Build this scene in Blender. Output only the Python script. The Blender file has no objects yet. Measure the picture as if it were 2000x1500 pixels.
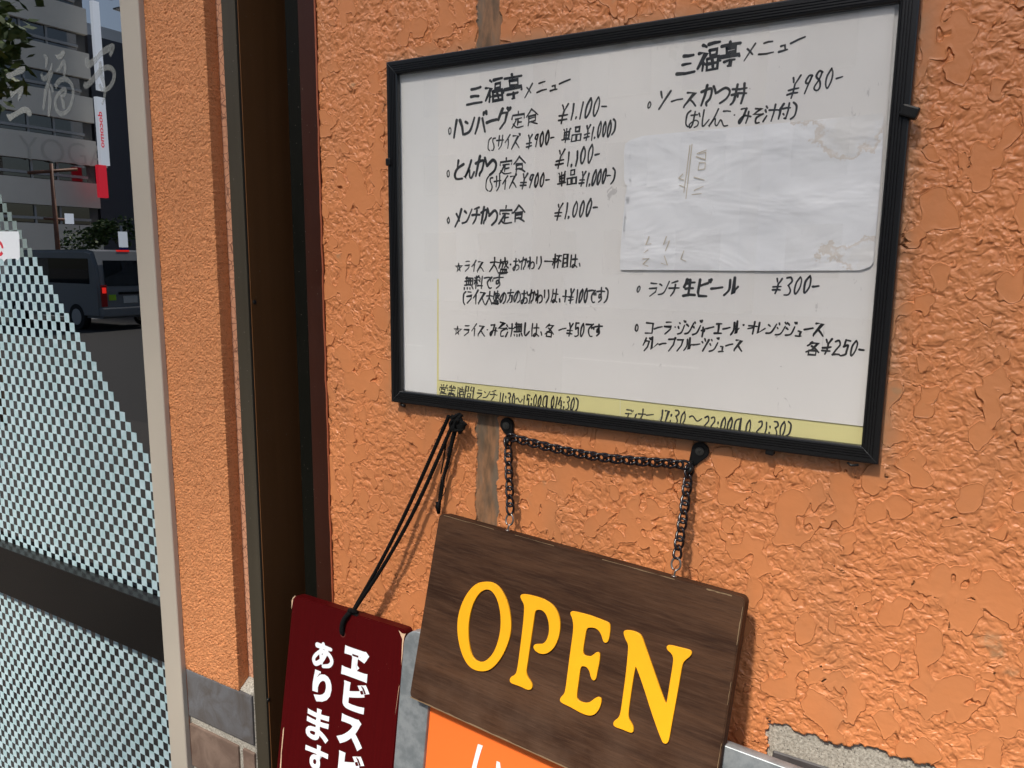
import bpy, bmesh, math, random
import numpy as np
from mathutils import Vector, Matrix
R_ = random.Random(7)
SC = bpy.context.scene
COL = SC.collection
rad = math.radians

# ------------------------------------------------------------------ camera
# world: X along the shop wall, Y into the wall (street is at -Y), Z up, metres
ZO = 1.987                                   # height of the menu frame's top edge
AX = np.array([0.86218693, 0.08984482, -0.49855953])
AD = np.array([-0.01010985, 0.98700306, 0.16038311])
AD = AD - AX * (AD @ AX); AD /= np.linalg.norm(AD)
AN = np.cross(AX, AD)
CAM = np.array([0.8198925, -0.9962664, ZO - 0.3073656])
F = 1486.0
RM = np.array([AX, AN, -AD])                 # camera axes (x right, y down, z fwd) -> world

def ray(px, py):
    return RM @ np.array([(px - 1000) / F, (py - 750) / F, 1.0])
def at(px, py, y=0.0):
    d = ray(px, py); s = (y - CAM[1]) / d[1]
    return Vector(CAM + d * s)

cd = bpy.data.cameras.new('camera'); cam = bpy.data.objects.new('camera', cd); COL.objects.link(cam)
cd.sensor_width = 36; cd.sensor_fit = 'HORIZONTAL'; cd.lens = 36 * F / 2000
cd.clip_start = 0.02; cd.clip_end = 600
rx, ry, rz = RM @ [1, 0, 0], RM @ [0, -1, 0], RM @ [0, 0, -1]
cam.matrix_world = Matrix(((rx[0], ry[0], rz[0], CAM[0]), (rx[1], ry[1], rz[1], CAM[1]), (rx[2], ry[2], rz[2], CAM[2]), (0, 0, 0, 1)))
SC.camera = cam

# ------------------------------------------------------------------ light
SUN = Vector((-0.08, -1.0, 1.20)).normalized()       # towards the sun
el = math.asin(SUN.z); az = math.atan2(SUN.x, SUN.y)
w = bpy.data.worlds.new('World'); SC.world = w; w.use_nodes = True
nt = w.node_tree; sk = nt.nodes.new('ShaderNodeTexSky'); sk.sky_type = 'NISHITA'; sk.sun_disc = False
sk.sun_elevation = el; sk.sun_rotation = az; sk.dust_density = 2.5; sk.air_density = 1.0; sk.ozone_density = 1.0
bg = nt.nodes['Background']; bg.inputs[1].default_value = 0.12
nt.links.new(sk.outputs[0], bg.inputs[0])
sl = bpy.data.lights.new('sun', 'SUN'); sl.energy = 4.6; sl.angle = rad(4.0); sl.color = (1.0, 0.93, 0.84)
so = bpy.data.objects.new('sun', sl); COL.objects.link(so); so.rotation_euler = SUN.to_track_quat('Z', 'Y').to_euler()
vs = SC.view_settings; SC.display_settings.display_device = 'sRGB'
vs.view_transform = 'Standard'; vs.look = 'None'; vs.gamma = 1; vs.use_curve_mapping = False; vs.exposure = 0.38
SC.cycles.max_bounces = 8; SC.cycles.transparent_max_bounces = 12; SC.cycles.use_denoising = True

# ------------------------------------------------------------------ helpers
def tag(o, label=None, cat=None, group=None, kind=None):
    if label: o['label'] = label
    if cat: o['category'] = cat
    if group: o['group'] = group
    if kind: o['kind'] = kind
    return o
def empty(name, loc=(0, 0, 0), label=None, cat=None, group=None):
    o = bpy.data.objects.new(name, None); COL.objects.link(o); o.location = loc; o.empty_display_size = .05
    return tag(o, label, cat, group)
def obj(name, me, mat=None, parent=None, mw=None, smooth=False):
    if isinstance(me, bmesh.types.BMesh):
        b = me; me = bpy.data.meshes.new(name); b.to_mesh(me); b.free()
    if mat and not me.materials: me.materials.append(mat)
    if smooth:
        for p in me.polygons: p.use_smooth = True
    o = bpy.data.objects.new(name, me); COL.objects.link(o)
    if mw is not None: o.matrix_world = mw
    if parent:
        o.parent = parent
        bpy.context.view_layer.update() if False else None
        o.matrix_parent_inverse = full(parent).inverted()
    return o
def full(o):
    m = o.matrix_basis.copy()
    if o.parent: m = full(o.parent) @ o.matrix_parent_inverse @ m
    return m
def mesh(vs_, fs):
    me = bpy.data.meshes.new('m'); me.from_pydata([tuple(v) for v in vs_], [], fs); me.update(); return me
def box(x0, x1, y0, y1, z0, z1, bev=0.0, seg=2, bm=None):
    own = bm is None
    if own: bm = bmesh.new()
    r = bmesh.ops.create_cube(bm, size=1.0)
    for v in r['verts']:
        v.co = Vector((x0 + (v.co.x + .5) * (x1 - x0), y0 + (v.co.y + .5) * (y1 - y0), z0 + (v.co.z + .5) * (z1 - z0)))
    if bev > 0:
        ed = list({e for v in r['verts'] for e in v.link_edges})
        bmesh.ops.bevel(bm, geom=ed, offset=bev, segments=seg, affect='EDGES', profile=.6)
    return bm
def catmull(P, n=6, closed=False):
    P = [Vector(p) for p in P]; out = []; m = len(P)
    if m < 3: return P
    rng = range(m if closed else m - 1)
    for i in rng:
        if closed: p0, p1, p2, p3 = P[(i - 1) % m], P[i], P[(i + 1) % m], P[(i + 2) % m]
        else: p0, p1, p2, p3 = P[max(i - 1, 0)], P[i], P[i + 1], P[min(i + 2, m - 1)]
        for k in range(n):
            t = k / n
            out.append(.5 * ((2 * p1) + (-p0 + p2) * t + (2 * p0 - 5 * p1 + 4 * p2 - p3) * t * t + (-p0 + 3 * p1 - 3 * p2 + p3) * t ** 3))
    if not closed: out.append(P[-1])
    return out
def tube(P, r, seg=8, bm=None, closed=False, rf=None):
    own = bm is None
    if own: bm = bmesh.new()
    P = [Vector(p) for p in P]; n = len(P); rings = []; up = None
    for i, p in enumerate(P):
        if closed: t = (P[(i + 1) % n] - P[i - 1]).normalized()
        else: t = (P[min(i + 1, n - 1)] - P[max(i - 1, 0)]).normalized()
        if up is None:
            up = t.orthogonal().normalized()
        up = (up - t * up.dot(t)).normalized(); s = t.cross(up)
        rr = rf(i / max(n - 1, 1)) * r if rf else r
        rings.append([bm.verts.new(p + (up * math.cos(a) + s * math.sin(a)) * rr) for a in [2 * math.pi * k / seg for k in range(seg)]])
    m = n if closed else n - 1
    for i in range(m):
        A, B = rings[i], rings[(i + 1) % n]
        for k in range(seg):
            f = bm.faces.new((A[k], A[(k + 1) % seg], B[(k + 1) % seg], B[k])); f.smooth = True
    if not closed:
        bm.faces.new(rings[0][::-1]); bm.faces.new(rings[-1])
    return bm
def cyl(p0, p1, r, seg=20, bm=None):
    b = tube([p0, p1], r, seg, bm); return b

# --- node material helper
class M:
    def __init__(s, name, base=(.5, .5, .5), rough=.5, metal=0, spec=.5, coat=0):
        s.m = bpy.data.materials.new(name); s.m.use_nodes = True; s.t = s.m.node_tree
        s.b = s.t.nodes['Principled BSDF']; s.out = s.t.nodes['Material Output']
        s.b.inputs['Base Color'].default_value = (*base, 1); s.b.inputs['Roughness'].default_value = rough
        s.b.inputs['Metallic'].default_value = metal; s.b.inputs['Specular IOR Level'].default_value = spec
        s.b.inputs['Coat Weight'].default_value = coat
        s._c = None
    def n(s, ty, **k):
        nd = s.t.nodes.new('ShaderNode' + ty)
        for a, v in k.items():
            if hasattr(nd, a): setattr(nd, a, v)
            else: s.set(nd.inputs[a.replace('_', ' ')], v)
        return nd
    def set(s, inp, v):
        if isinstance(v, bpy.types.NodeSocket): s.t.links.new(v, inp)
        else:
            try: inp.default_value = v
            except Exception: inp.default_value = (*v, 1)
    def co(s, sc=(1, 1, 1)):
        if s._c is None: s._c = s.n('TexCoord').outputs['Object']
        mp = s.n('Mapping'); s.set(mp.inputs[0], s._c); mp.inputs['Scale'].default_value = sc
        return mp.outputs[0]
    def noise(s, sc, det=3, rough=.55, dist=0, v=None, ty='FBM'):
        nd = s.n('TexNoise'); nd.noise_type = ty
        s.set(nd.inputs['Vector'], v if v is not None else s.co())
        s.set(nd.inputs['Scale'], sc); s.set(nd.inputs['Detail'], det); s.set(nd.inputs['Roughness'], rough); s.set(nd.inputs['Distortion'], dist)
        return nd.outputs[0]
    def math(s, op, a, b=0.0, c=None, clamp=False):
        nd = s.n('Math'); nd.operation = op; nd.use_clamp = clamp
        s.set(nd.inputs[0], a); s.set(nd.inputs[1], b)
        if c is not None: s.set(nd.inputs[2], c)
        return nd.outputs[0]
    def rng(s, v, a, b, c=0.0, d=1.0, smooth=True):
        nd = s.n('MapRange'); nd.interpolation_type = 'SMOOTHSTEP' if smooth else 'LINEAR'
        for i, x in enumerate((v, a, b, c, d)): s.set(nd.inputs[i], x)
        return nd.outputs[0]
    def mix(s, f, a, b):
        nd = s.n('Mix'); nd.data_type = 'RGBA'
        s.set(nd.inputs[0], f); 
        for i, x in ((6, a), (7, b)):
            if isinstance(x, tuple) and len(x) == 3: x = (*x, 1)
            s.set(nd.inputs[i], x)
        return nd.outputs[2]
    def color(s, c): s.set(s.b.inputs['Base Color'], c); return s
    def bump(s, h, dist=.001, st=1.0):
        nd = s.n('Bump'); s.set(nd.inputs['Height'], h); nd.inputs['Distance'].default_value = dist; nd.inputs['Strength'].default_value = st
        s.t.links.new(nd.outputs[0], s.b.inputs['Normal']); return s
    def disp(s, h, scale=1.0):
        nd = s.n('Displacement'); s.set(nd.inputs['Height'], h); nd.inputs['Midlevel'].default_value = 0; nd.inputs['Scale'].default_value = scale
        s.t.links.new(nd.outputs[0], s.out.inputs['Displacement']); s.m.displacement_method = 'BOTH'; return s
def simple(name, base, rough=.5, metal=0, spec=.5, var=.12, sc=20, coat=0, bump=0, bsc=200):
    m = M(name, base, rough, metal, spec, coat)
    n = m.noise(sc, 4)
    m.color(m.mix(n, tuple(c * (1 - var) for c in base), tuple(min(1, c * (1 + var)) for c in base)))
    if bump: m.bump(m.noise(bsc, 2), bump)
    return m.m

# ------------------------------------------------------------------ materials
XJ0, XJ1 = at(930, 900, .02).x, at(972, 900, .02).x
def stucco(name, joint=True, fine=False):
    m = M(name, rough=.42, spec=.42)
    wv = m.co()
    wn = m.n('TexNoise'); m.set(wn.inputs['Vector'], wv); m.set(wn.inputs['Scale'], 22); m.set(wn.inputs['Detail'], 2)
    vm = m.n('VectorMath'); vm.operation = 'MULTIPLY_ADD'
    m.set(vm.inputs[0], wn.outputs[1]); vm.inputs[1].default_value = (.02, .02, .02); m.set(vm.inputs[2], wv)
    wco = vm.outputs[0]
    if fine:
        r1 = m.noise(230, 3, .6, .8, wco); r2 = m.noise(60, 2, .5, 0, wco)
        h = m.math('ADD', m.math('MULTIPLY', m.rng(r1, .3, .6), .0016), m.math('MULTIPLY', r2, .0018))
        d = m.noise(9, 3)
        c = m.mix(m.rng(r1, .34, .46), (.52, .188, .066), (.70, .280, .108))
        c = m.mix(m.math('MULTIPLY', m.rng(d, .55, .75), .25), c, (.60, .26, .11))
        m.color(c); m.b.inputs['Roughness'].default_value = .6
        m.disp(h); return m.m
    # trowelled plateaus over crumpled render
    vz = m.n('Mapping'); m.set(vz.inputs[0], wco); vz.inputs['Scale'].default_value = (1.0, 1, .82)
    vo = m.n('TexVoronoi'); vo.feature = 'SMOOTH_F1'; m.set(vo.inputs['Vector'], vz.outputs[0]); m.set(vo.inputs['Scale'], 36); m.set(vo.inputs['Smoothness'], .12)
    pn = m.math('SUBTRACT', m.noise(24, 2.4, .55, .2, vz.outputs[0]), m.math('MULTIPLY', vo.outputs['Distance'], .34))
    big = m.noise(3.1, 1, .5)
    thr = m.math('ADD', m.math('MULTIPLY', big, -.20), .470)
    dd = m.math('SUBTRACT', pn, thr)
    plate = m.rng(dd, -.002, .018)
    vo2 = m.n('TexVoronoi'); vo2.feature = 'SMOOTH_F1'; m.set(vo2.inputs['Vector'], wco); m.set(vo2.inputs['Scale'], 105); m.set(vo2.inputs['Smoothness'], .35)
    r1 = m.noise(120, 1.2, .5, .35, wco)
    rid = m.math('ABSOLUTE', m.math('SUBTRACT', r1, .5)); rid = m.rng(rid, .0, .10)      # creases between lumps
    r2 = m.noise(170, 1.5, .5, .4, wco); r3 = m.noise(38, 1.5, .5, .3, wco); r4 = m.noise(9, 1, .5); r2 = m.math('MULTIPLY', r2, m.rng(r4, .35, .65, .5, 1.5))
    rough_h = m.math('ADD', m.math('MULTIPLY', m.rng(r1, .28, .66), .0015), m.math('MULTIPLY', r2, .0008))
    rough_h = m.math('ADD', rough_h, m.math('MULTIPLY', m.math('SUBTRACT', .6, vo2.outputs['Distance']), .0014))
    rough_h = m.math('ADD', rough_h, m.math('MULTIPLY', r3, .0042))
    rough_h = m.math('SUBTRACT', rough_h, .0057)
    ph = m.math('ADD', m.math('MULTIPLY', m.noise(26, 2, .5), .0012), m.math('MULTIPLY', m.noise(110, 2, .5), .0005))
    lip = m.math('MULTIPLY', m.rng(dd, .0, .06, 1, 0), .0005)
    ph = m.math('SUBTRACT', m.math('ADD', ph, lip), .0012)
    h = m.n('Mix'); h.data_type = 'FLOAT'
    m.set(h.inputs[0], plate); m.set(h.inputs[2], rough_h); m.set(h.inputs[3], ph); h = h.outputs[0]
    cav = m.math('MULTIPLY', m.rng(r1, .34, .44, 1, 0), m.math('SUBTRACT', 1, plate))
    grime = m.noise(5, 4, .6); g2 = m.noise(40, 3, .6)
    c = m.mix(m.noise(12, 3), (.58, .206, .074), (.655, .250, .094))
    c = m.mix(m.math('MULTIPLY', m.math('MULTIPLY', plate, m.rng(grime, .46, .68)), .5), c, (.54, .21, .08))
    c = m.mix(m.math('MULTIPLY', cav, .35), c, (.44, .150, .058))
    st0 = m.noise(4.2, 5, .62, .3, m.co((1.6, 1, .55)))
    c = m.mix(m.math('MULTIPLY', m.rng(st0, .47, .66), .34), c, (.42, .19, .085))
    spots = m.math('MULTIPLY', m.rng(m.noise(13, 3, .7, 0), .64, .72), .6)
    c = m.mix(m.math('MULTIPLY', spots, m.rng(g2, .4, .6)), c, (.36, .24, .13))
    ro = m.rng(g2, .3, .7, .36, .52)
    if joint:
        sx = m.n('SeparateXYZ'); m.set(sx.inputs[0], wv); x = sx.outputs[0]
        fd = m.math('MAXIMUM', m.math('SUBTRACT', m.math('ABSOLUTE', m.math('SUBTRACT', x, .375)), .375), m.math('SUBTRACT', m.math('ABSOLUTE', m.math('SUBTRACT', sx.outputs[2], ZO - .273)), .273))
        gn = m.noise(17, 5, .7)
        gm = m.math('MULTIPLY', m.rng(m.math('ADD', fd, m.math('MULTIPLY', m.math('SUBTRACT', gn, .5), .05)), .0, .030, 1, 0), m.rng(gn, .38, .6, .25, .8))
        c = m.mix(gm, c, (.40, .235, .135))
        en = m.noise(38, 3, .6, 0); en = m.math('MULTIPLY', m.math('SUBTRACT', en, .5), .022)
        cx = (XJ0 + XJ1) / 2; hw = (XJ1 - XJ0) / 2
        dx = m.math('SUBTRACT', m.math('ABSOLUTE', m.math('SUBTRACT', x, cx)), hw)
        jm = m.rng(m.math('ADD', dx, en), -.001, .001, 1, 0)
        st = m.noise(30, 4, .6, 0, m.co((3, 1, .8)))
        st2 = m.noise(14, 3, .6, 0, m.co((3, 1, .6)))
        jc = m.mix(m.rng(st, .3, .7), (.13, .082, .048), (.34, .175, .088))
        jc = m.mix(m.math('MULTIPLY', m.rng(st2, .45, .65), .8), jc, (.16, .13, .095))
        c = m.mix(jm, c, jc)
        jh = m.math('SUBTRACT', m.math('MULTIPLY', st, .0006), .0042)
        hh = m.n('Mix'); hh.data_type = 'FLOAT'; m.set(hh.inputs[0], jm); m.set(hh.inputs[2], h); m.set(hh.inputs[3], jh); h = hh.outputs[0]
    m.color(c); m.set(m.b.inputs['Roughness'], ro)
    m.disp(h)
    return m.m
STUCCO = stucco('orange_stucco'); STUCCO_FINE = stucco('orange_fine_stucco', fine=True)

def bronze(name, base, rough, spec=.22):
    m = M(name, base, rough, .0, spec)
    n = m.noise(6, 3, .5, 0, m.co((8, 8, .3)))
    m.color(m.mix(n, tuple(c * .8 for c in base), tuple(c * 1.2 for c in base)))
    sp = m.rng(m.noise(160, 2), .70, .74)
    m.color(m.mix(m.math('MULTIPLY', sp, .35), m.mix(n, tuple(c * .8 for c in base), tuple(c * 1.2 for c in base)), (.25, .22, .18)))
    m.set(m.b.inputs['Roughness'], m.rng(m.noise(20, 3), .3, .7, rough * .8, rough * 1.25))
    return m.m
BRONZE = bronze('bronze_aluminium', (.058, .049, .034), .38)
BROWN = bronze('brown_painted_metal', (.17, .072, .026), .35, .5)
REDBROWN = bronze('red_brown_metal', (.036, .011, .006), .4)
BLACKM = simple('black_metal', (.008, .008, .008), .38, spec=.3, var=.2, sc=60)
BEIGE = simple('beige_aluminium', (.47, .42, .345), .42, var=.03, sc=5)
DARKRAIL = simple('dark_door_rail', (.010, .009, .008), .25, spec=.2, var=.1, sc=5)
SCREW = simple('screw_steel', (.12, .11, .10), .35, metal=.8)
FRAMEBLK = M('black_anodised_frame', (.007, .007, .0075), .30, 0, .5); FRAMEBLK = FRAMEBLK.m
BACKING = simple('white_backing', (.80, .80, .78), .6, var=.03, sc=4)
def paper(name, base, marks=.0, stain=0):
    m = M(name, base, .55, 0, .4)
    n = m.noise(5, 4, .6); f = m.noise(60, 3)
    c = m.mix(n, tuple(b * .955 for b in base), tuple(min(1, b * 1.035) for b in base))
    if marks:
        s1 = m.math('MULTIPLY', m.rng(m.noise(26, 4, .75, 1.2, m.co((2.2, 1, .7))), .655, .72), marks)
        c = m.mix(s1, c, (.38, .36, .35))
        s2 = m.math('MULTIPLY', m.rng(m.noise(120, 2, .6), .755, .79), marks)
        c = m.mix(s2, c, (.25, .23, .22))
    if stain:
        tc = m.n('TexCoord'); uv = m.n('SeparateXYZ'); m.set(uv.inputs[0], tc.outputs['Generated'])
        u, v = uv.outputs[0], uv.outputs[2]
        d1 = m.math('SQRT', m.math('ADD', m.math('POWER', m.math('MULTIPLY', m.math('SUBTRACT', u, .92), 1.0), 2), m.math('POWER', m.math('MULTIPLY', m.math('SUBTRACT', v, 1.0), .8), 2)))
        d2 = m.math('SQRT', m.math('ADD', m.math('POWER', m.math('SUBTRACT', u, 1.0), 2), m.math('POWER', m.math('MULTIPLY', m.math('SUBTRACT', v, .10), .9), 2)))
        d = m.math('MINIMUM', m.math('SUBTRACT', d1, .07), d2)
        e = m.math('ADD', d, m.math('MULTIPLY', m.math('SUBTRACT', m.noise(24, 5, .68), .5), .5))
        ringy = m.math('MULTIPLY', m.rng(e, .06, .105), m.rng(e, .105, .125, 1, 0))
        ins = m.rng(e, .0, .11, 1, 0)
        c = m.mix(m.math('MULTIPLY', ins, .18), c, (.60, .50, .33))
        c = m.mix(m.math('MULTIPLY', ringy, .38), c, (.52, .36, .18))
        cr = m.noise(9, 3, .5, .4, m.co((1, 1, 2.2)))
        m.bump(cr, .012, .5)
    else:
        m.bump(m.noise(7, 2, .5, 0, m.co((1, 1, .5))), .006, .35)
    m.color(c); return m.m
P_MENU = paper('menu_paper', (.83, .81, .775), .5)
P_CREAM = paper('cream_paper', (.70, .675, .62), .7)
P_YELLOW = paper('yellow_paper', (.80, .74, .34), .6)
P_BLANK = paper('blank_stained_paper', (.86, .87, .88), .15, 1)
INK = M('marker_ink', (.012, .012, .013), .45)
n = INK.noise(160, 3); INK.color(INK.mix(n, (.006, .006, .007), (.035, .035, .036))); INK = INK.m
PENCIL = M('ghost_marks', (.62, .55, .44), .7).m
def glassy(name, refl, tint, rough=0.0, base_r=.04):
    m = M(name); t = m.t
    tr = m.n('BsdfTransparent'); tr.inputs[0].default_value = (*tint, 1)
    gl = m.n('BsdfGlossy'); gl.inputs['Roughness'].default_value = rough; gl.inputs[0].default_value = (1, 1, 1, 1)
    ge = m.n('NewGeometry'); dt = m.n('VectorMath'); dt.operation = 'DOT_PRODUCT'; m.set(dt.inputs[0], ge.outputs['Incoming']); m.set(dt.inputs[1], ge.outputs['Normal'])
    fz = m.math('ADD', m.math('MULTIPLY', m.math('POWER', m.math('SUBTRACT', 1, m.math('ABSOLUTE', dt.outputs['Value'])), 5), .96), .04)
    if rough < .001:
        b = m.n('Bump'); b.inputs['Distance'].default_value = .002; b.inputs['Strength'].default_value = .06
        m.set(b.inputs['Height'], m.noise(2.2, 2)); t.links.new(b.outputs[0], gl.inputs['Normal'])
    k = m.math('ADD', m.math('MULTIPLY', fz, refl), base_r, clamp=True)
    mx = m.n('MixShader'); m.set(mx.inputs[0], k); t.links.new(tr.outputs[0], mx.inputs[1]); t.links.new(gl.outputs[0], mx.inputs[2])
    t.links.new(mx.outputs[0], m.out.inputs[0]); t.nodes.remove(m.b)
    return m.m
GLASS = glassy('reflective_door_glass', 3.6, (.20, .23, .23), 0, .07)
COVER = glassy('clear_cover_sheet', 1.6, (.97, .97, .97), 0.02, .03)
FILM = M('pale_teal_film', (.40, .55, .54), .45); n = FILM.noise(70, 2); FILM.color(FILM.mix(FILM.rng(n, .3, .7), (.33, .48, .51), (.44, .57, .61))); FILM = FILM.m
def frosted(name, col, a):
    m = M(name, col, .6); tr = m.n('BsdfTransparent'); mx = m.n('MixShader'); mx.inputs[0].default_value = a
    m.t.links.new(tr.outputs[0], mx.inputs[1]); m.t.links.new(m.b.outputs[0], mx.inputs[2]); m.t.links.new(mx.outputs[0], m.out.inputs[0]); return m.m
FILM_FADE = frosted('worn_teal_film', (.40, .52, .50), .45)
FROST = frosted('frosted_lettering', (.42, .44, .42), .36)
YELLOW = simple('yellow_plastic', (.86, .385, .007), .42, var=.06, sc=30)
def wood():
    m = M('dark_walnut_board', rough=.62, spec=.10)
    a = m.noise(3.2, 4, .6, .6, m.co((.9, 6, 7))); b = m.noise(30, 4, .7, .2, m.co((.5, 3, 8)))
    f = m.noise(240, 3, .6, 0, m.co((.12, 1, 1.6)))
    c = m.mix(m.rng(a, .3, .7), (.028, .013, .0075), (.078, .038, .020))
    c = m.mix(m.math('MULTIPLY', m.rng(b, .42, .7), .45), c, (.090, .049, .029))
    c = m.mix(m.math('MULTIPLY', m.rng(f, .5, .7), .45), c, (.022, .012, .009))
    c = m.mix(m.math('MULTIPLY', m.rng(f, .36, .28), .35), c, (.11, .065, .042))
    sx = m.n('SeparateXYZ'); m.set(sx.inputs[0], m.co()); z = sx.outputs[2]
    wear = m.math('MULTIPLY', m.rng(z, -.12, -.32), m.rng(m.noise(14, 4, .6), .35, .65))
    c = m.mix(m.math('MULTIPLY', wear, .4), c, (.11, .066, .043))
    m.color(c); m.bump(m.math('ADD', f, m.math('MULTIPLY', b, .6)), .0006, .6)
    return m.m
WOOD = wood()
def redpaint():
    m = M('dark_red_painted_wood', rough=.5, spec=.1)
    g = m.noise(60, 4, .6, 0, m.co((3, 1, .15)))
    c = m.mix(g, (.048, .0012, .0018), (.072, .002, .0025))
    sp = m.math('MULTIPLY', m.rng(m.noise(420, 2, .6), .70, .74), m.rng(m.noise(9, 2), .52, .6))
    c = m.mix(m.math('MULTIPLY', sp, .7), c, (.45, .20, .16))
    m.color(c); m.bump(g, .0006, .5); return m.m
REDP = redpaint()
REDSIDE = simple('dark_red_edge', (.13, .022, .014), .6, var=.2, sc=40)
BAREWOOD = simple('chipped_bare_wood', (.62, .42, .27), .7, var=.2, sc=80)
WHITEP = simple('white_paint', (.80, .84, .86), .5, var=.04, sc=60)
CORD = M('black_cord', (.005, .005, .005), .8, 0, .15); CORD.bump(CORD.noise(900, 2, .6), .0012, 1.0); CORD = CORD.m
CHAIN = M('black_chain', (.009, .006, .007), .2, .0, .5); CHAIN = CHAIN.m
STEEL = simple('steel_wire', (.30, .28, .26), .32, metal=.9)
GREYM = M('weathered_grey_aluminium', rough=.42, metal=.35)
n = GREYM.noise(38, 5, .65); GREYM.color(GREYM.mix(GREYM.rng(n, .35, .65), (.20, .225, .235), (.31, .335, .345))); GREYM = GREYM.m
ORANGEP = simple('orange_panel', (.86, .17, .028), .5, var=.03, sc=5)
MORTAR = M('rough_mortar', rough=.9)
n = MORTAR.noise(240, 4, .7); n2 = MORTAR.noise(30, 3); dk = MORTAR.rng(MORTAR.noise(330, 2, .5), .64, .70)
c = MORTAR.mix(MORTAR.rng(n, .3, .7), (.24, .22, .18), (.50, .47, .40)); c = MORTAR.mix(MORTAR.math('MULTIPLY', dk, .8), c, (.06, .055, .05))
MORTAR.color(c); MORTAR.disp(MORTAR.math('ADD', MORTAR.math('MULTIPLY', n, .0014), MORTAR.math('MULTIPLY', n2, .003)))
MORTAR = MORTAR.m
def brick(name, a, b):
    m = M(name, rough=.6, spec=.4); n = m.noise(16, 5, .65, .8); m.color(m.mix(m.rng(n, .3, .7), a, b)); m.bump(m.noise(90, 4, .6), .0012, .6); return m.m
BR_GREY = brick('grey_brick', (.10, .088, .080), (.15, .155, .165)); BR_BROWN = brick('brown_brick', (.15, .10, .075), (.235, .165, .125))
BR_DARK = brick('dark_brick', (.05, .045, .045), (.085, .08, .08))

# ------------------------------------------------------------------ stroke lettering
G = {
'三':'2272 2565 0888','福':'2031 033308 2529 2637 4090 5282845452 4595994945 6579 4797','亭':'4041 0191 3272743432 06059596 2777 575949',
'メ':'7019 2266','ニ':'2272 0888','ュ':'356568 1888','ー':'0584','ハ':'3109 6199','ン':'1233 ~085791','バ':'3209 6299 7071 9091','グ':'3005 22726629 7081 9091',
'定':'4041 04029294 2474 4448 4676 3509 ~174999','食':'4004 4094 24747727 2575 2429 4799','¥':'2032 7043 0575 0777 4339','1':'5149',',':'4839','.':'4849',
'0':'~50232749767250','-':'1575','(':'~80323789',')':'~10626719','S':'~71312355674919','サ':'0393 3037 ~707649','イ':'7015 5359','ズ':'11711809 4599 8081 9091',
'単':'1021 4041 8071 2272762622 2474 0787 4249','品':'3070733330 0545490905 5595995955','と':'3034 ~8234173989','ん':'~50350945587996','か':'~0362664849 3019 7194',
'つ':'~0452847739','チ':'7021 0494 ~525629','☆':'406903932940','ラ':'2171 14847629','ス':'11710809 4599','大':'0393 ~404409 4499',
'盛':'1282 1106 134336 ~506496 8356 2787892927 4749 6769 0999','・':'4454','お':'0262 ~3037190755868859 7193','わ':'2029 ~03230754858859','り':'1015 ~607549',
'一':'0595','杯':'0343 2029 2307 4191 7145 6369 7495','目':'2070792920 2373 2676','は':'1019 3393 ~606749385799','、':'3759',
'無':'2011 1181 0383 0686 2126 4146 6166 8186 0809 3839 6869 8799','料':'0112 4031 0343 2029 2306 2346 5162 5364 4797 8089','で':'0181 ~8144476989 7374 9394',
'す':'0292 ~50553634546739','の':'~5136180541838759','方':'4041 0292 ~423609 34747859','+':'4149 0585','み':'1151 ~513619074596 7369','そ':'20701494 ~94464979',
'汁':'0112 0314 0926 3393 6069','し':'~20274986','各':'3003 21714507 3397 2676792926','5':'7020 2024 ~246376783919','9':'~71412334647149','8':'~714022657849175471',
'3':'~1050724444775919','2':'~1150733609 0989','7':'117149','4':'400686 6379','ソ':'1023 ~804519','丼':'0292 0595 ~302709 7079 4546','こ':'1171 ~06174989',
'付':'3004 1319 3393 7079 7969 4657','生':'2004 2282 1575 0999 4049','ビ':'10172989 7214 8081 9091','ル':'~313609 606895','コ':'118188 1888','ジ':'1122 0415 ~095883 7081 9091',
'ャ':'158466 3349','エ':'2272 4248 0888','オ':'0393 6069 6405','レ':'101884','プ':'11817529 ~8090918180','フ':'11817529','ツ':'0213 3042 ~815529',
'デ':'1161 0484 ~444629 7172 9192','ナ':'0494 ~505529','ィ':'7346 5459','営':'1021 4041 8071 04029294 2363652523 1686891916',
'業':'3032 6062 1121 8171 0292 1484 1676 0797 4249 4708 4798','時':'1131391911 1535 4292 6064 4494 4696 8489 5758','間':'0900303303 9990606393 3565693935 3767',
'〜':'~04236694',':':'4344 4748','L':'201979','o':'~43343647565443','ゃ':'158466'}
WID = {'1':.42, ',':.3, '.':.3, ' ':.45, ':':.4, '(':.55, ')':.55, '・':.5, '、':.55, '0':.62, '5':.62, '9':.62, '8':.62, '3':.62, '2':.62, '7':.55, '4':.62, 'S':.62, '-':.6, '¥':.85, 'ュ':.75, 'ャ':.7, 'L':.6, 'ィ':.6, '+':.8}
def pstroke(s):
    sm = s[0] == '~'
    if sm: s = s[1:]
    return sm, [(int(s[i]), int(s[i + 1])) for i in range(0, len(s), 2)]
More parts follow.
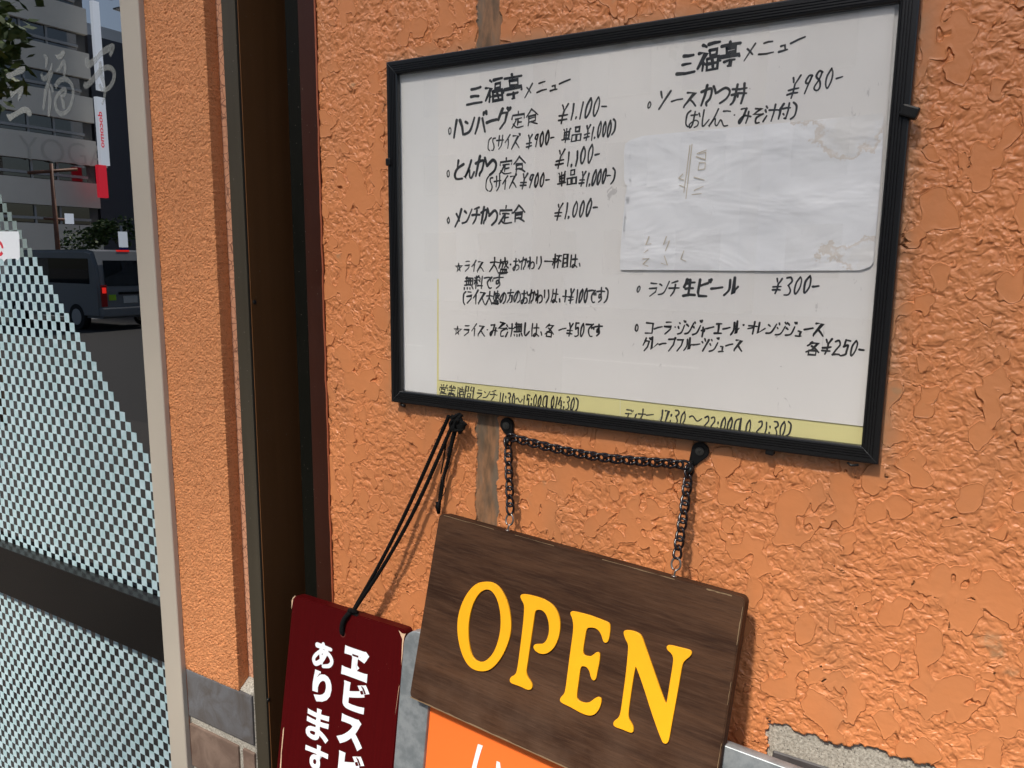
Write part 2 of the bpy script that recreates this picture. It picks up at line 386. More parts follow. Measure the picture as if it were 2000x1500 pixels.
def ribbon(bm, P, wd, lift):
    """flat brush stroke on the plane y=const (x right, z up), facing -Y, with round ends"""
    P = [Vector(p) for p in P]; n = len(P)
    L = []; Rr = []
    jit = R_.uniform(.85, 1.15)
    for i in range(n):
        t = (P[min(i + 1, n - 1)] - P[max(i - 1, 0)]); t = t.normalized() if t.length > 1e-9 else Vector((1, 0))
        s = i / max(n - 1, 1); ww = wd * .5 * jit * (1.12 - .28 * s + .08 * math.sin(s * 9 + P[0].x * 200))
        nn = Vector((-t.y, t.x)) * ww
        if 0 < i < n - 1:
            a = (P[i] - P[i - 1]).normalized(); b = (P[i + 1] - P[i]).normalized()
            k = max(.5, math.sqrt(max(0.0, (1 + a.dot(b)) / 2))); nn = nn / k
        L.append(P[i] + nn); Rr.append(P[i] - nn)
    def vv(p): return bm.verts.new((p.x, -lift, p.y))
    LV = [vv(p) for p in L]; RV = [vv(p) for p in Rr]
    for i in range(n - 1): 
        try: bm.faces.new((LV[i], RV[i], RV[i + 1], LV[i + 1]))
        except ValueError: pass
    for idx, sg in ((0, -1), (n - 1, 1)):
        t = (P[min(idx + 1, n - 1)] - P[max(idx - 1, 0)]).normalized(); c = P[idx]; r = (L[idx] - c).length
        if r < 1e-7: continue
        a0 = math.atan2((L[idx] - c).y, (L[idx] - c).x)
        arc = [vv(c + Vector((math.cos(a0 - sg * math.pi * k / 5), math.sin(a0 - sg * math.pi * k / 5))) * r) for k in range(6)]
        bm.faces.new(arc if sg > 0 else arc[::-1])
def handline(text, p0, p1, hpx, wt, plane_y, name, parent, mat=None, sl=.16, squash=1.0):
    """handwriting between two points given as picture positions on the sheet"""
    a = at(*p0, plane_y); b = at(*p1, plane_y)
    mid = ((p0[0] + p1[0]) / 2, (p0[1] + p1[1]) / 2)
    h = (at(mid[0], mid[1] - hpx, plane_y) - at(*mid, plane_y)).z
    a2, b2 = Vector((a.x, a.z)), Vector((b.x, b.z)); d = b2 - a2; tot = sum(WID.get(ch, 1.0) for ch in text)
    unit = d.length / tot; e = d.normalized(); up = Vector((-e.y, e.x)) ; up = (up + e * sl)
    bm = bmesh.new(); x = 0.0; k = 0
    for ch in text:
        wv = WID.get(ch, 1.0)
        if ch != ' ':
            rot = R_.gauss(0, .035); sc = R_.uniform(.92, 1.07); dy = R_.gauss(0, .03) * h
            gw = unit * wv * .90
            for s in G[ch].split(' '):
                sm, pts = pstroke(s)
                Q = []
                for (gx, gy) in pts:
                    if wv < .75 and ch not in '・、': gx2 = gx / 9 if wv > .5 else (gx / 9 - .5) * .9 + .5
                    else: gx2 = gx / 9
                    u = (gx2 - .5 + R_.gauss(0, .018)) * gw * sc; v = ((9 - gy) / 9 - .5 + R_.gauss(0, .018)) * h * sc
                    if ch in 'ュャィゃ': v = (v - h * .12) 
                    Q.append(Vector((u * math.cos(rot) - v * math.sin(rot), u * math.sin(rot) + v * math.cos(rot) + dy)))
                if ch == 'o': Q = [Vector((q.x * 1.25, q.y)) for q in Q]
                if sm: Q = [Vector((q.x, q.y)) for q in catmull([Vector((q.x, q.y, 0)) for q in Q], 5)]
                elif len(Q) == 2:                                   # a slight bow, as the hand makes it
                    m_ = (Q[0] + Q[1]) / 2; dd_ = Q[1] - Q[0]; m_ += Vector((-dd_.y, dd_.x)) * R_.uniform(-.04, .07); Q = [Q[0], m_, Q[1]]
                c0 = a2 + e * (x + wv / 2) * unit + up * (h / 2)
                W2 = [c0 + e * q.x + up * q.y for q in Q]
                k += 1
                ribbon(bm, W2, h * wt, .00002 * (k % 9) + .00012)
        x += wv * unit if False else wv
    for v in bm.verts: v.co.y += plane_y
    return obj(name, bm, mat or INK, parent)
# x advances in units of `unit`
def fontmesh(ch, off=0.0, ext=0.0):
    c = bpy.data.curves.new('t', 'FONT'); c.body = ch; c.size = 1.0; c.offset = off; c.extrude = ext; c.resolution_u = 4
    o = bpy.data.objects.new('t', c); COL.objects.link(o); bpy.context.view_layer.update()
    dg = bpy.context.evaluated_depsgraph_get(); me = bpy.data.meshes.new_from_object(o.evaluated_get(dg))
    bpy.data.objects.remove(o); bpy.data.curves.remove(c)
    return me
def polymesh(loops, ext=.0015, bev=0.0, off=0.0):
    """filled outline (u right, v up) with thickness; local y from 0 to -2*ext (towards the viewer)"""
    c = bpy.data.curves.new('p', 'CURVE'); c.dimensions = '2D'; c.fill_mode = 'BOTH'; c.extrude = ext; c.bevel_depth = bev; c.bevel_resolution = 1; c.offset = off
    for L in loops:
        s = c.splines.new('POLY'); s.points.add(len(L) - 1); s.use_cyclic_u = True
        for p, q in zip(s.points, L): p.co = (q[0], q[1], 0, 1)
    o = bpy.data.objects.new('p', c); COL.objects.link(o); bpy.context.view_layer.update()
    dg = bpy.context.evaluated_depsgraph_get(); me = bpy.data.meshes.new_from_object(o.evaluated_get(dg))
    bpy.data.objects.remove(o); bpy.data.curves.remove(c)
    for v in me.vertices: x, y, z = v.co; v.co = (x, -z - ext, y)
    me.update(); return me
def chaikin(P, it=2):
    for _ in range(it):
        Q = []
        for i in range(len(P)):
            a, b = P[i], P[(i + 1) % len(P)]
            Q += [(a[0] * .75 + b[0] * .25, a[1] * .75 + b[1] * .25), (a[0] * .25 + b[0] * .75, a[1] * .25 + b[1] * .75)]
        P = Q
    return P
class Plane:
    """a tilted rectangle's plane: origin o, right e, up f, outward n"""
    def __init__(s, o, e, f):
        s.o = Vector(o); s.e = Vector(e).normalized(); f = Vector(f); s.f = (f - s.e * f.dot(s.e)).normalized(); s.n = s.e.cross(s.f)  # n points to the street (-Y) when e=+X,f=+Z
        s.mw = Matrix((( s.e.x, -s.n.x, s.f.x, s.o.x), (s.e.y, -s.n.y, s.f.y, s.o.y), (s.e.z, -s.n.z, s.f.z, s.o.z), (0, 0, 0, 1)))
    def uv(s, px, py, lift=0.0):
        d = Vector(ray(px, py)); c = Vector(CAM); o = s.o + s.n * lift
        t = (o - c).dot(s.n) / d.dot(s.n); p = c + d * t - s.o
        return (p.dot(s.e), p.dot(s.f))

# ================================================================== STRUCTURE
WY = .018                                    # face of the shop wall (the menu frame's front is y = 0)
GY = .050                                    # door glass
Z = lambda z: z + ZO
# ground
asph = M('asphalt', (.05, .05, .052), .85); n = asph.noise(60, 4); asph.color(asph.mix(n, (.022, .022, .024), (.038, .037, .036))); asph.bump(asph.noise(180, 3), .004)
g = obj('road', mesh([(-220, -220, -.15), (220, -220, -.15), (220, 40, -.15), (-220, 40, -.15)], [(0, 1, 2, 3)]), asph.m); tag(g, kind='structure')
pv = M('paving', (.30, .29, .27), .8); bt = pv.n('TexBrick'); pv.set(bt.inputs['Vector'], pv.co((3.3, 3.3, 1))); pv.set(bt.inputs['Color1'], (.045, .042, .04)); pv.set(bt.inputs['Color2'], (.035, .033, .032)); pv.set(bt.inputs['Mortar'], (.04, .04, .04)); bt.inputs['Mortar Size'].default_value = .01
pv.color(bt.outputs[0])
tag(obj('pavement', box(-40, 40, -3.6, .6, -.6, 0, .02), pv.m), kind='structure')
tag(obj('far_pavement', box(-40, 40, -25, -20.5, -.6, -.01, .02), pv.m), kind='structure')
linem = simple('road_paint', (.62, .62, .6), .7, var=.1)
rm = empty('road_marking', (0, -12, -.146), 'white dashed centre line painted on the grey road', 'road marking')
for i in range(16):
    x = -60 + i * 6
    obj('dash', mesh([(x, -12.08, -.146), (x + 3, -12.08, -.146), (x + 3, -11.92, -.146), (x, -11.92, -.146)], [(0, 1, 2, 3)]), linem, rm)

# main stucco wall -------------------------------------------------
wall = empty('stucco_wall', (0, WY, 0), 'bright orange stucco shop wall with trowelled flat patches behind the menu frame', 'wall')
XL = at(637, 750, WY).x
zc0, zc1 = at(1515, 1412, WY), at(1790, 1492, WY)
XC = at(1497, 1450, WY).x
def cutz(x): return (zc0.z + (zc1.z - zc0.z) * (x - zc0.x) / (zc1.x - zc0.x))
def nz(x, s, seed):
    i = math.floor(x * s); t = x * s - i; t = t * t * (3 - 2 * t)
    r = lambda k: random.Random(int(k) * 7919 + seed).uniform(-1, 1)
    return r(i) * (1 - t) + r(i + 1) * t
def grid_panel(x0, x1, z0, z1, step, keep=None, y=WY):
    nx = int((x1 - x0) / step) + 1; nz_ = int((z1 - z0) / step) + 1
    xs = np.linspace(x0, x1, nx + 1); zs = np.linspace(z0, z1, nz_ + 1)
    vs_ = [(x, y, z) for z in zs for x in xs]; fs = []
    for j in range(nz_):
        for i in range(nx):
            if keep is None or keep((xs[i] + xs[i + 1]) / 2, (zs[j] + zs[j + 1]) / 2):
                a = j * (nx + 1) + i; fs.append((a, a + 1, a + nx + 2, a + nx + 1))
    me = mesh(vs_, fs)
    return me
def keep(x, z):
    if x < XC + .004 * nz(z, 90, 5) + .003 * nz(z, 300, 6): return True
    return z > cutz(x) + .006 * nz(x, 60, 1) + .004 * nz(x, 190, 2)
def skirt(me, depth=.012):
    bm = bmesh.new(); bm.from_mesh(me)
    bmesh.ops.delete(bm, geom=[v for v in bm.verts if not v.link_faces], context='VERTS')
    be = [e for e in bm.edges if e.is_boundary]
    r = bmesh.ops.extrude_edge_only(bm, edges=be)
    for v in r['geom']:
        if isinstance(v, bmesh.types.BMVert): v.co.y += depth
    bmesh.ops.recalc_face_normals(bm, faces=bm.faces)
    # the front must face the street
    f = max(bm.faces, key=lambda f: abs(f.normal.y)); 
    if f.normal.y > 0: bmesh.ops.reverse_faces(bm, faces=bm.faces)
    return bm
XR, ZB, ZT = 1.32, .62, 2.22
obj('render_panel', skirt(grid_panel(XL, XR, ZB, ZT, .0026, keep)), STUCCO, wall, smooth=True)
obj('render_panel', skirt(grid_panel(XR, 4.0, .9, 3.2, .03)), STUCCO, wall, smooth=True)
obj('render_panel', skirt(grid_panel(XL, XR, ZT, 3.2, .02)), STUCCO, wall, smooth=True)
tag(obj('wall_core', box(XL + .004, 4.0, WY + .012, .5, 0, 3.2), MORTAR if False else simple('concrete', (.3, .29, .27), .9), wall))
# mortar and bricks under the stucco, right
mb = obj('mortar_bed', skirt(grid_panel(XC - .012, XR, .55, cutz(XC) + .03, .004, None, WY + .009), .004), MORTAR, wall, smooth=True)
bz = at(1508, 1461, WY + .01).z
row = 0; z = bz
while z > .1:
    x = XC + (.008 if row % 2 == 0 else -.09)
    while x < 1.6:
        x0 = max(x, XC + .008); x1 = x + .205
        if x1 - x0 > .03:
            zt = z if row else z
            zs_ = 0 if row else 1
            b = box(x0, x1, WY + .004, WY + .03, z - .068, z, .002, 1)
            obj('brick', b, R_.choice([BR_DARK, BR_DARK, BR_GREY]), wall)
        x += .217
    z -= .080; row += 1
# stand-in for wall below the stucco on the left part of the panel
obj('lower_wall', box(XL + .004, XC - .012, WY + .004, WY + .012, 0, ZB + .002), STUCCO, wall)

# pilaster ---------------------------------------------------------
XPL, XPR = at(329, 750, WY).x, at(436, 750, WY).x
RY = WY + .027
pil = empty('stucco_pilaster', (XPL, WY, 0), 'narrow orange stucco pilaster between beige door frame and brown channel', 'pilaster')
zp = at(362, 1300, WY).z - .004
bm = skirt(grid_panel(XPL, XPR, zp, 2.75, .0035), .3)
obj('render_face', bm, STUCCO_FINE, pil, smooth=False)
XF0 = at(467, 750, RY).x
crk = M('cracked_stucco', rough=.7)
v_ = crk.n('TexVoronoi'); v_.feature = 'DISTANCE_TO_EDGE'; crk.set(v_.inputs['Vector'], crk.co()); crk.set(v_.inputs['Scale'], 60)
ck = crk.rng(v_.outputs[0], .01, .06); nn_ = crk.noise(140, 3)
crk.color(crk.mix(crk.math('MULTIPLY', crk.math('SUBTRACT', 1, ck), .75), crk.mix(nn_, (.50, .22, .12), (.66, .36, .22)), (.12, .045, .03)))
crk.disp(crk.math('MULTIPLY', nn_, .0015))
obj('recess_strip', skirt(grid_panel(XPR - .004, XF0 + .02, zp - .004, 2.75, .004, None, RY), .05), crk.m, pil)
FXL = at(467, 750, WY + .006).x - .0008
# brick base of the pilaster
lb = empty('brick_plinth', (XPL, WY, 0), 'brick plinth with thick pale mortar below the orange pilaster', 'plinth')
obj('mortar_bed', skirt(grid_panel(XPL - .004, FXL, .3, zp + .003, .004, None, WY + .006), .04), MORTAR, lb, smooth=True)
# sloped mortar ledge at the foot of the recess
xa, xb = XPR, XF0 + .02
obj('mortar_ledge', mesh([(xa, WY + .004, zp), (xb, WY + .004, zp - .001), (xb, RY + .003, zp + .02), (xa, RY + .003, zp + .02), (xa, WY + .03, zp - .03), (xb, WY + .03, zp - .03)], [(0, 1, 2, 3), (0, 4, 5, 1)]), MORTAR, lb)
zA = [at(362, y, WY).z for y in (1305, 1394, 1408, 1488)]
c1t, c1b, c2t, c2b = zA
XB = at(362, 1400, WY).x
XJ = at(466, 1470, WY).x
obj('brick', box(XB, FXL, WY - .001, WY + .03, c1b, c1t, .003, 2), BR_GREY, lb)
obj('brick', box(XB, XJ, WY - .001, WY + .03, c2b, c2t, .003, 2), BR_BROWN, lb)
obj('brick', box(XJ + .014, FXL, WY - .001, WY + .03, c2b, c2t, .003, 2), BR_BROWN, lb)
pz = c1t - c2t; z = c2b - (c1b - c2t)
for r_ in range(9):
    hh_ = c2t - c2b
    if z - hh_ < .02: break
    xm = FXL if r_ % 2 == 0 else XJ
    obj('brick', box(XB, xm, WY - .001, WY + .03, z - hh_, z, .003, 1), R_.choice([BR_GREY, BR_BROWN]), lb)
    z -= pz

# brown metal channel ------------------------------------------------
ch = empty('metal_channel', (XF0, RY, 0), 'tall dark brown aluminium channel between the pilaster and the stucco wall', 'channel')
FY = WY + .006
x0, x1 = at(467, 750, FY).x, at(492, 750, FY).x
obj('front_flange', box(x0, x1, FY, FY + .06, .02, 2.9, .0015), BRONZE, ch)
obj('front_flange', box(x1, x1 + .0022, FY + .003, FY + .05, .02, 2.9), BLACKM, ch)
DY = FY + .13
obj('side_web', box(x1 + .0022, x1 + .004, FY + .004, DY, .02, 2.9), BROWN, ch)
xr0, xr1 = at(606, 750, WY + .002).x, at(634, 750, WY + .002).x
obj('inner_step', box(x1 + .002, x1 + .02, DY, DY + .10, .02, 2.9, .001), BLACKM, ch)
obj('back_plate', box(x1, xr0 + .03, DY + .10, DY + .104, .02, 2.9), BLACKM, ch)
xs0 = at(582, 750, WY + .05).x
obj('inner_post', box(xs0, xr0 + .001, WY + .05, WY + .16, .02, 2.9, .001), bronze('dark_olive_metal', (.006, .006, .004), .45, .1), ch)
obj('end_flange', box(xr0, XL + .002, WY + .001, WY + .055, .02, 2.9, .001), REDBROWN, ch)
trim = simple('orange_red_sealant', (.34, .085, .03), .6, var=.3, sc=80)
obj('sealant_bead', tube([(XL + .0005 + .0012 * nz(q, 30, 9), WY - .0005, q) for q in np.arange(.3, 2.9, .02)], .0018, 6), trim, ch, smooth=True)
def screw(x, y, z, nrm, parent, r=.0045):
    bm = bmesh.new(); n_ = Vector(nrm); p = Vector((x, y, z))
    cyl(p, p + n_ * .0012, r, 16, bm); tube([p + n_ * .0012, p + n_ * .002], r * .7, 16, bm)
    o = obj('screw', bm, SCREW, parent)
    q = n_.orthogonal().normalized(); s_ = n_.cross(q); b2 = bmesh.new()
    for dd_ in (q, s_): cyl(p + n_ * .0021 - dd_ * r * .5, p + n_ * .0021 + dd_ * r * .5, r * .12, 6, b2)
    obj('slot', b2, BLACKM, o)
def atx(px, py, x):
    d = ray(px, py); s = (x - CAM[0]) / d[0]; return Vector(CAM + d * s)
for (px, py) in ((497, 590), (524, 1367)):
    p = atx(px, py, x1 + .004); screw(p.x, p.y, p.z, (1, 0, 0), ch)
screw_x1 = x1

# door frame and glass door ---------------------------------------------
FFY = .0035
xf1 = at(317, 750, FFY).x; xf0 = at(283, 750, FFY).x
fr = empty('door_frame', (xf0, FFY, 0), 'beige aluminium door frame upright beside the checkered glass door', 'door frame')
obj('jamb', box(xf0, xf1, FFY, .12, 0, 2.75, .004, 3), BEIGE, fr)
obj('head', box(-2.1, xf0, FFY, .12, 2.62, 2.75, .004, 2), BEIGE, fr)
obj('jamb', box(-2.16, -2.1, FFY, .12, 0, 2.75, .004, 2), BEIGE, fr)
bead = [(XPL - .001 + .0012 * nz(q, 45, 3), WY - .001, q) for q in np.arange(.3, 2.75, .012)]
obj('sealant_bead', tube(bead, .0016, 6), simple('brown_sealant', (.22, .08, .04), .7, var=.4, sc=90), fr, smooth=True)
door = empty('glass_door', (-1.35, GY, 0), 'dark reflective glass door covered by pale checkered film with white brush lettering', 'door')
obj('pane', box(-2.1, xf0 + .012, GY, GY + .008, 0.02, 2.62), GLASS, door)
rz1 = (at(180, 1120, FFY + .02).z + at(297, 1167, FFY + .02).z) / 2
rzt = (at(180, 1134, FFY + .012).z + at(297, 1180, FFY + .012).z) / 2
rzb = (at(303, 1290, FFY + .012).z + at(20, 1163, FFY + .012).z) / 2
obj('middle_rail', box(-2.1, xf0 + .01, FFY + .012, GY - .002, rzb, rzt, .002, 2), DARKRAIL, door)
# checkered film: rectangular cells 19.6 x 22.2 mm
PXD, PZD = .0196, .0222
o_ = at(144.7, 630.7, GY); cx0, cz0 = o_.x, o_.z         # top-right corner of a boundary cell
fv, ff, wv_, wf_ = [], [], [], []
for i in range(-75, 45):                                     # column, to the right
    for j in range(-16, 75):                                 # row, downward
        if (i + j) % 2 or i > j: continue
        xa = cx0 + (i - 1) * PXD; xb = xa + PXD * 1.05; zt = cz0 - j * PZD; zb = zt - PZD * 1.02
        if xb > xf0 + .01: xb = xf0 + .01
        if xa >= xb - .001 or xa < -2.09 or zb < .05: continue
        if j < -7: V, Fc = wv_, wf_
        else: V, Fc = fv, ff
        k = len(V); V += [(xa, GY - .0004, zb), (xb, GY - .0004, zb), (xb, GY - .0004, zt), (xa, GY - .0004, zt)]; Fc.append((k, k + 1, k + 2, k + 3))
f_ = obj('checkered_film', mesh(fv, ff), FILM, door); tag(f_, kind='stuff')
f_ = obj('worn_film', mesh(wv_, wf_), FILM_FADE, door); tag(f_, kind='stuff')
# brush lettering on the glass
GP = Plane((0, GY - .0006, ZO), (1, 0, 0), (0, 0, 1))
gz = lambda x, y: GP.uv(x * .22, y * .22)
def glassblob(P): return obj('brush_stroke', polymesh([chaikin([gz(*p) for p in P], 2)], .0001), FROST, door, GP.mw)
glassblob([(50,650),(110,640),(160,600),(215,583),(225,600),(220,640),(180,660),(130,670),(85,705),(60,690)])
glassblob([(85,800),(110,815),(140,800),(190,762),(208,765),(205,820),(180,870),(165,895),(155,890),(165,850),(160,820),(130,840),(105,875),(90,845)])
glassblob([(50,1010),(90,1015),(150,980),(200,945),(240,950),(275,975),(285,1010),(270,1035),(245,1030),(240,1005),(215,1000),(170,1020),(110,1060),(90,1082),(75,1060)])
glassblob([(485,480),(520,490),(560,438),(577,460),(570,500),(525,535),(500,510)])
def glassstroke(P, wpx, prof=(.5, 1, 1, .35)):
    Q = catmull([Vector((*gz(*p), 0)) for p in P], 8); n_ = len(Q); L, Rr = [], []
    wu = wpx * .22 / 900
    for i in range(n_):
        t = (Q[min(i + 1, n_ - 1)] - Q[max(i - 1, 0)]).normalized(); s = i / (n_ - 1) * (len(prof) - 1); k = min(int(s), len(prof) - 2)
        ww = wu * (prof[k] * (1 - (s - k)) + prof[k + 1] * (s - k)); nn = Vector((-t.y, t.x, 0)) * ww
        L.append(Q[i] + nn); Rr.append(Q[i] - nn)
    vs_ = [(p.x, 0, p.y) for p in L + Rr]
    return obj('brush_stroke', mesh(vs_, [(i, i + n_, i + n_ + 1, i + 1) for i in range(n_ - 1)]), FROST, door, GP.mw @ Matrix.Translation((0, -.0001 * R_.randint(1, 9) * .3, 0)))
glassstroke([(388,485),(415,520),(413,560),(405,605)], 22)
glassstroke([(365,655),(388,700),(430,665),(455,605),(462,560)], 26, (.7, 1, .7, .3))
glassstroke([(470,640),(432,720),(405,820),(385,975)], 26, (.5, .8, 1, .6))
glassstroke([(425,740),(440,820),(442,920),(432,1035)], 30, (.3, .7, 1, .5))
glassstroke([(440,745),(462,780),(472,822)], 22, (.3, .8, .6))
glassstroke([(500,630),(535,600),(562,545),(578,600),(570,680)], 24, (.3, .9, .8, 1, .6))
glassstroke([(490,770),(530,715),(590,705),(640,760),(648,860),(610,970),(550,1010),(505,975),(490,900),(515,840),(560,795),(585,805),(572,845),(535,850)], 24, (1.1, .9, .9, .9, .8, .6))
glassstroke([(540,870),(560,905),(568,968)], 26, (.3, 1, .9))
glassstroke([(765,515),(785,570),(845,530),(900,470),(985,420),(1000,425),(975,495)], 34, (.8, 1, .7, .9, .8, .6))
glassstroke([(745,740),(768,760),(830,700),(900,620),(965,598),(1012,640),(1005,720),(960,785),(905,795),(880,745)], 30, (.8, 1, .8, .8, .7, .5))
glassstroke([(885,545),(890,640),(920,740),(932,830),(905,930)], 26, (.8, 1, .9, .7, .3))
# round-cornered white sticker at the left
SP = Plane((0, GY - .0008, ZO), (1, 0, 0), (0, 0, 1))
st = [SP.uv(*p) for p in [(-40, 452), (36, 452), (38, 460), (39, 503), (35, 509), (30, 505), (12, 506), (8, 511), (4, 506), (-40, 506)]]
stk = obj('sticker', polymesh([st], .0001), simple('white_sticker', (.72, .76, .80), .4, var=.02), door, SP.mw)
bm = bmesh.new(); c_ = SP.uv(-1, 485); n_ = 28
ring = [[bm.verts.new((c_[0] + r * math.cos(a) * 1.0, -.0004, c_[1] + r * math.sin(a))) for r in (.011, .020)] for a in [2 * math.pi * k / n_ + .0 for k in range(n_)]]
for k in range(n_ - 3): bm.faces.new((ring[k][0], ring[k][1], ring[k + 1][1], ring[k + 1][0]))
obj('red_ring', bm, simple('red_print', (.62, .03, .05), .5), stk, SP.mw)
# dark room behind the glass
rm_ = simple('room_dark', (.008, .007, .007), .8)
room = bmesh.new(); box(-3.0, xf0 + .05, .14, 3.5, 0.01, 2.8, 0, 1, room); bmesh.ops.reverse_faces(room, faces=room.faces)
bmesh.ops.delete(room, geom=[f for f in room.faces if abs(f.normal.y) > .9 and f.calc_center_median().y < .2], context='FACES')
tag(obj('room', room, rm_), kind='structure')
# the shop building above and to the left of the door
sb = empty('shop_front', (-2.2, WY, 0), 'orange rendered shop front continuing above and left of the glass door', 'building')
obj('wall', box(-6, -2.16, WY + .002, .5, 0, 3.2), STUCCO_FINE, sb); obj('wall', box(-2.16, XL + .004, WY + .002, .5, 2.9, 3.2), STUCCO_FINE, sb)
obj('wall', box(-2.16, XPL, WY + .002, .5, 2.75, 2.898), STUCCO_FINE, sb)
obj('upper_wall', box(-6, 4, WY - .02, 6, 3.2, 9), simple('upper_render', (.55, .50, .42), .8), sb)

# ================================================================== MENU FRAME
FW, FH, RW = .750, .5457, .0190
mf = empty('picture_frame', (FW / 2, 0, Z(-FH)), 'black ribbed aluminium display frame with clear cover holding handwritten Japanese menus', 'picture frame')
prof = [(-.0022, .017), (-.0022, .0030), (-.0014, .0012), (0, .0004)]
for k in range(4):
    a = .0030 + k * .0032
    prof += [(a, .0004), (a + .0019, .0004), (a + .0022, .0017), (a + .0028, .0017)]
prof += [(.0158, .0004), (.0175, .0008), (.0186, .002), (.0190, .0036), (.0190, .009)]
def corner(i, wd, y):
    x = wd if i in (0, 3) else FW - wd; z = -wd if i in (0, 1) else -FH + wd
    return (x, y, Z(z))
for a, b in ((0, 1), (1, 2), (2, 3), (3, 0)):
    vs_ = [corner(a, *p) for p in prof] + [corner(b, *p) for p in prof]; n_ = len(prof)
    me = mesh(vs_, [(i, i + 1, i + 1 + n_, i + n_) for i in range(n_ - 1)] + [tuple(range(n_))[::-1], tuple(range(n_, 2 * n_))])
    rl = obj('rail', me, FRAMEBLK, mf)
# mitre joints: a hairline bright edge where the ribs meet
for i in range(4):
    p0, p1 = Vector(corner(i, .0005, .0002)), Vector(corner(i, .0183, .0002))
    obj('mitre_joint', cyl(p0, p1, .00022, 6), simple('worn_metal', (.10, .10, .10), .4), mf)
obj('backing_board', box(.004, FW - .004, .0115, .0165, Z(-FH + .004), Z(-.004)), BACKING, mf)
obj('cover_sheet', mesh([(.016, .0055, Z(-FH + .016)), (FW - .016, .0055, Z(-FH + .016)), (FW - .016, .0055, Z(-.016)), (.016, .0055, Z(-.016))], [(0, 1, 2, 3)]), COVER, mf)
def clip(px, py, w_, h_, y0=-.004, rot=0):
    p = at(px, py, y0); b = box(-w_ / 2, w_ / 2, 0, .014, -h_ / 2, h_ / 2, .0022, 2)
    return obj('clip', b, BLACKM, mf, Matrix.Translation(p) @ Matrix.Rotation(rot, 4, 'Y'))
clip(1776, 217, .019, .013, -.006, .35); clip(757, 316, .010, .012, -.003); clip(1503, 881, .011, .012, .002, .1)
obj('clip', tube([at(1655, 903, .004), at(1662, 909, .003), at(1677, 908, .003)], .0016, 8), BLACKM, mf, smooth=True)
obj('clip', tube([at(783, 790, .006), at(790, 793, .004)], .003, 8), BLACKM, mf, smooth=True)

def sheet(name, px, y, mat, label, cat, group=None, curl=None, n_=24):
    """sheet of paper from its four picture corners TL TR BR BL on the plane y"""
    A, B, C_, D = [at(*p, y) for p in px]; vs_ = []; m_ = n_
    for j in range(m_ + 1):
        for i in range(n_ + 1):
            s, t = i / n_, j / m_
            p = A.lerp(B, s).lerp(D.lerp(C_, s), t)
            if curl: p = curl(p, s, t)
            vs_.append(p)
    fs = [(j * (n_ + 1) + i, (j + 1) * (n_ + 1) + i, (j + 1) * (n_ + 1) + i + 1, j * (n_ + 1) + i + 1) for j in range(m_) for i in range(n_)]
    o = obj(name, mesh(vs_, fs), mat, smooth=True); return tag(o, label, cat, group)
YB, YC, YM = .0112, .0105, .0098
sheet('hours_sheet', [(854, 545), (1211, 541), (1211, 830), (853, 796)], YB, P_YELLOW, 'pale yellow lunch hours sheet showing as a strip below the left menu', 'paper', 'opening hours sheets')
hl = bpy.data.objects[-1] if False else [o for o in bpy.data.objects if o.name.startswith('hours_sheet')][-1]
sheet('hours_sheet', [(1211.6, 541), (1700, 536), (1690, 890), (1211.6, 830)], YB, P_YELLOW, 'pale yellow dinner hours sheet showing as a strip below the right menu', 'paper', 'opening hours sheets')
hr = bpy.data.objects['hours_sheet.001']
lm = sheet('menu_sheet', [(856, 155), (1211, 97), (1210, 779), (857, 742)], YM, P_MENU, 'left handwritten white menu sheet with set meals and rice notes', 'menu', 'handwritten menu sheets')
rmn = sheet('menu_sheet', [(1210.2, 96.5), (1748, 12), (1690, 833), (1209.2, 779)], YM - .0003, P_MENU, 'right handwritten white menu sheet with sauce cutlet bowl, beer and juices', 'menu', 'handwritten menu sheets')
# lower halves are slightly warmer liner sheets lying over the yellow
rnd = random.Random(3)
def curlf(p, s, t):
    k = .0
    if s > .86 and t > .86: k = ((s - .86) / .14) * ((t - .86) / .14) * -.0015
    if s < .12 and t < .2: k -= (1 - s / .12) * (1 - t / .2) * .0012
    k -= .0009 * (math.sin(s * 11 + t * 3) * math.sin(t * 9 + s * 4) * .5 + .5)
    return p + Vector((0, k - .0002, 0))
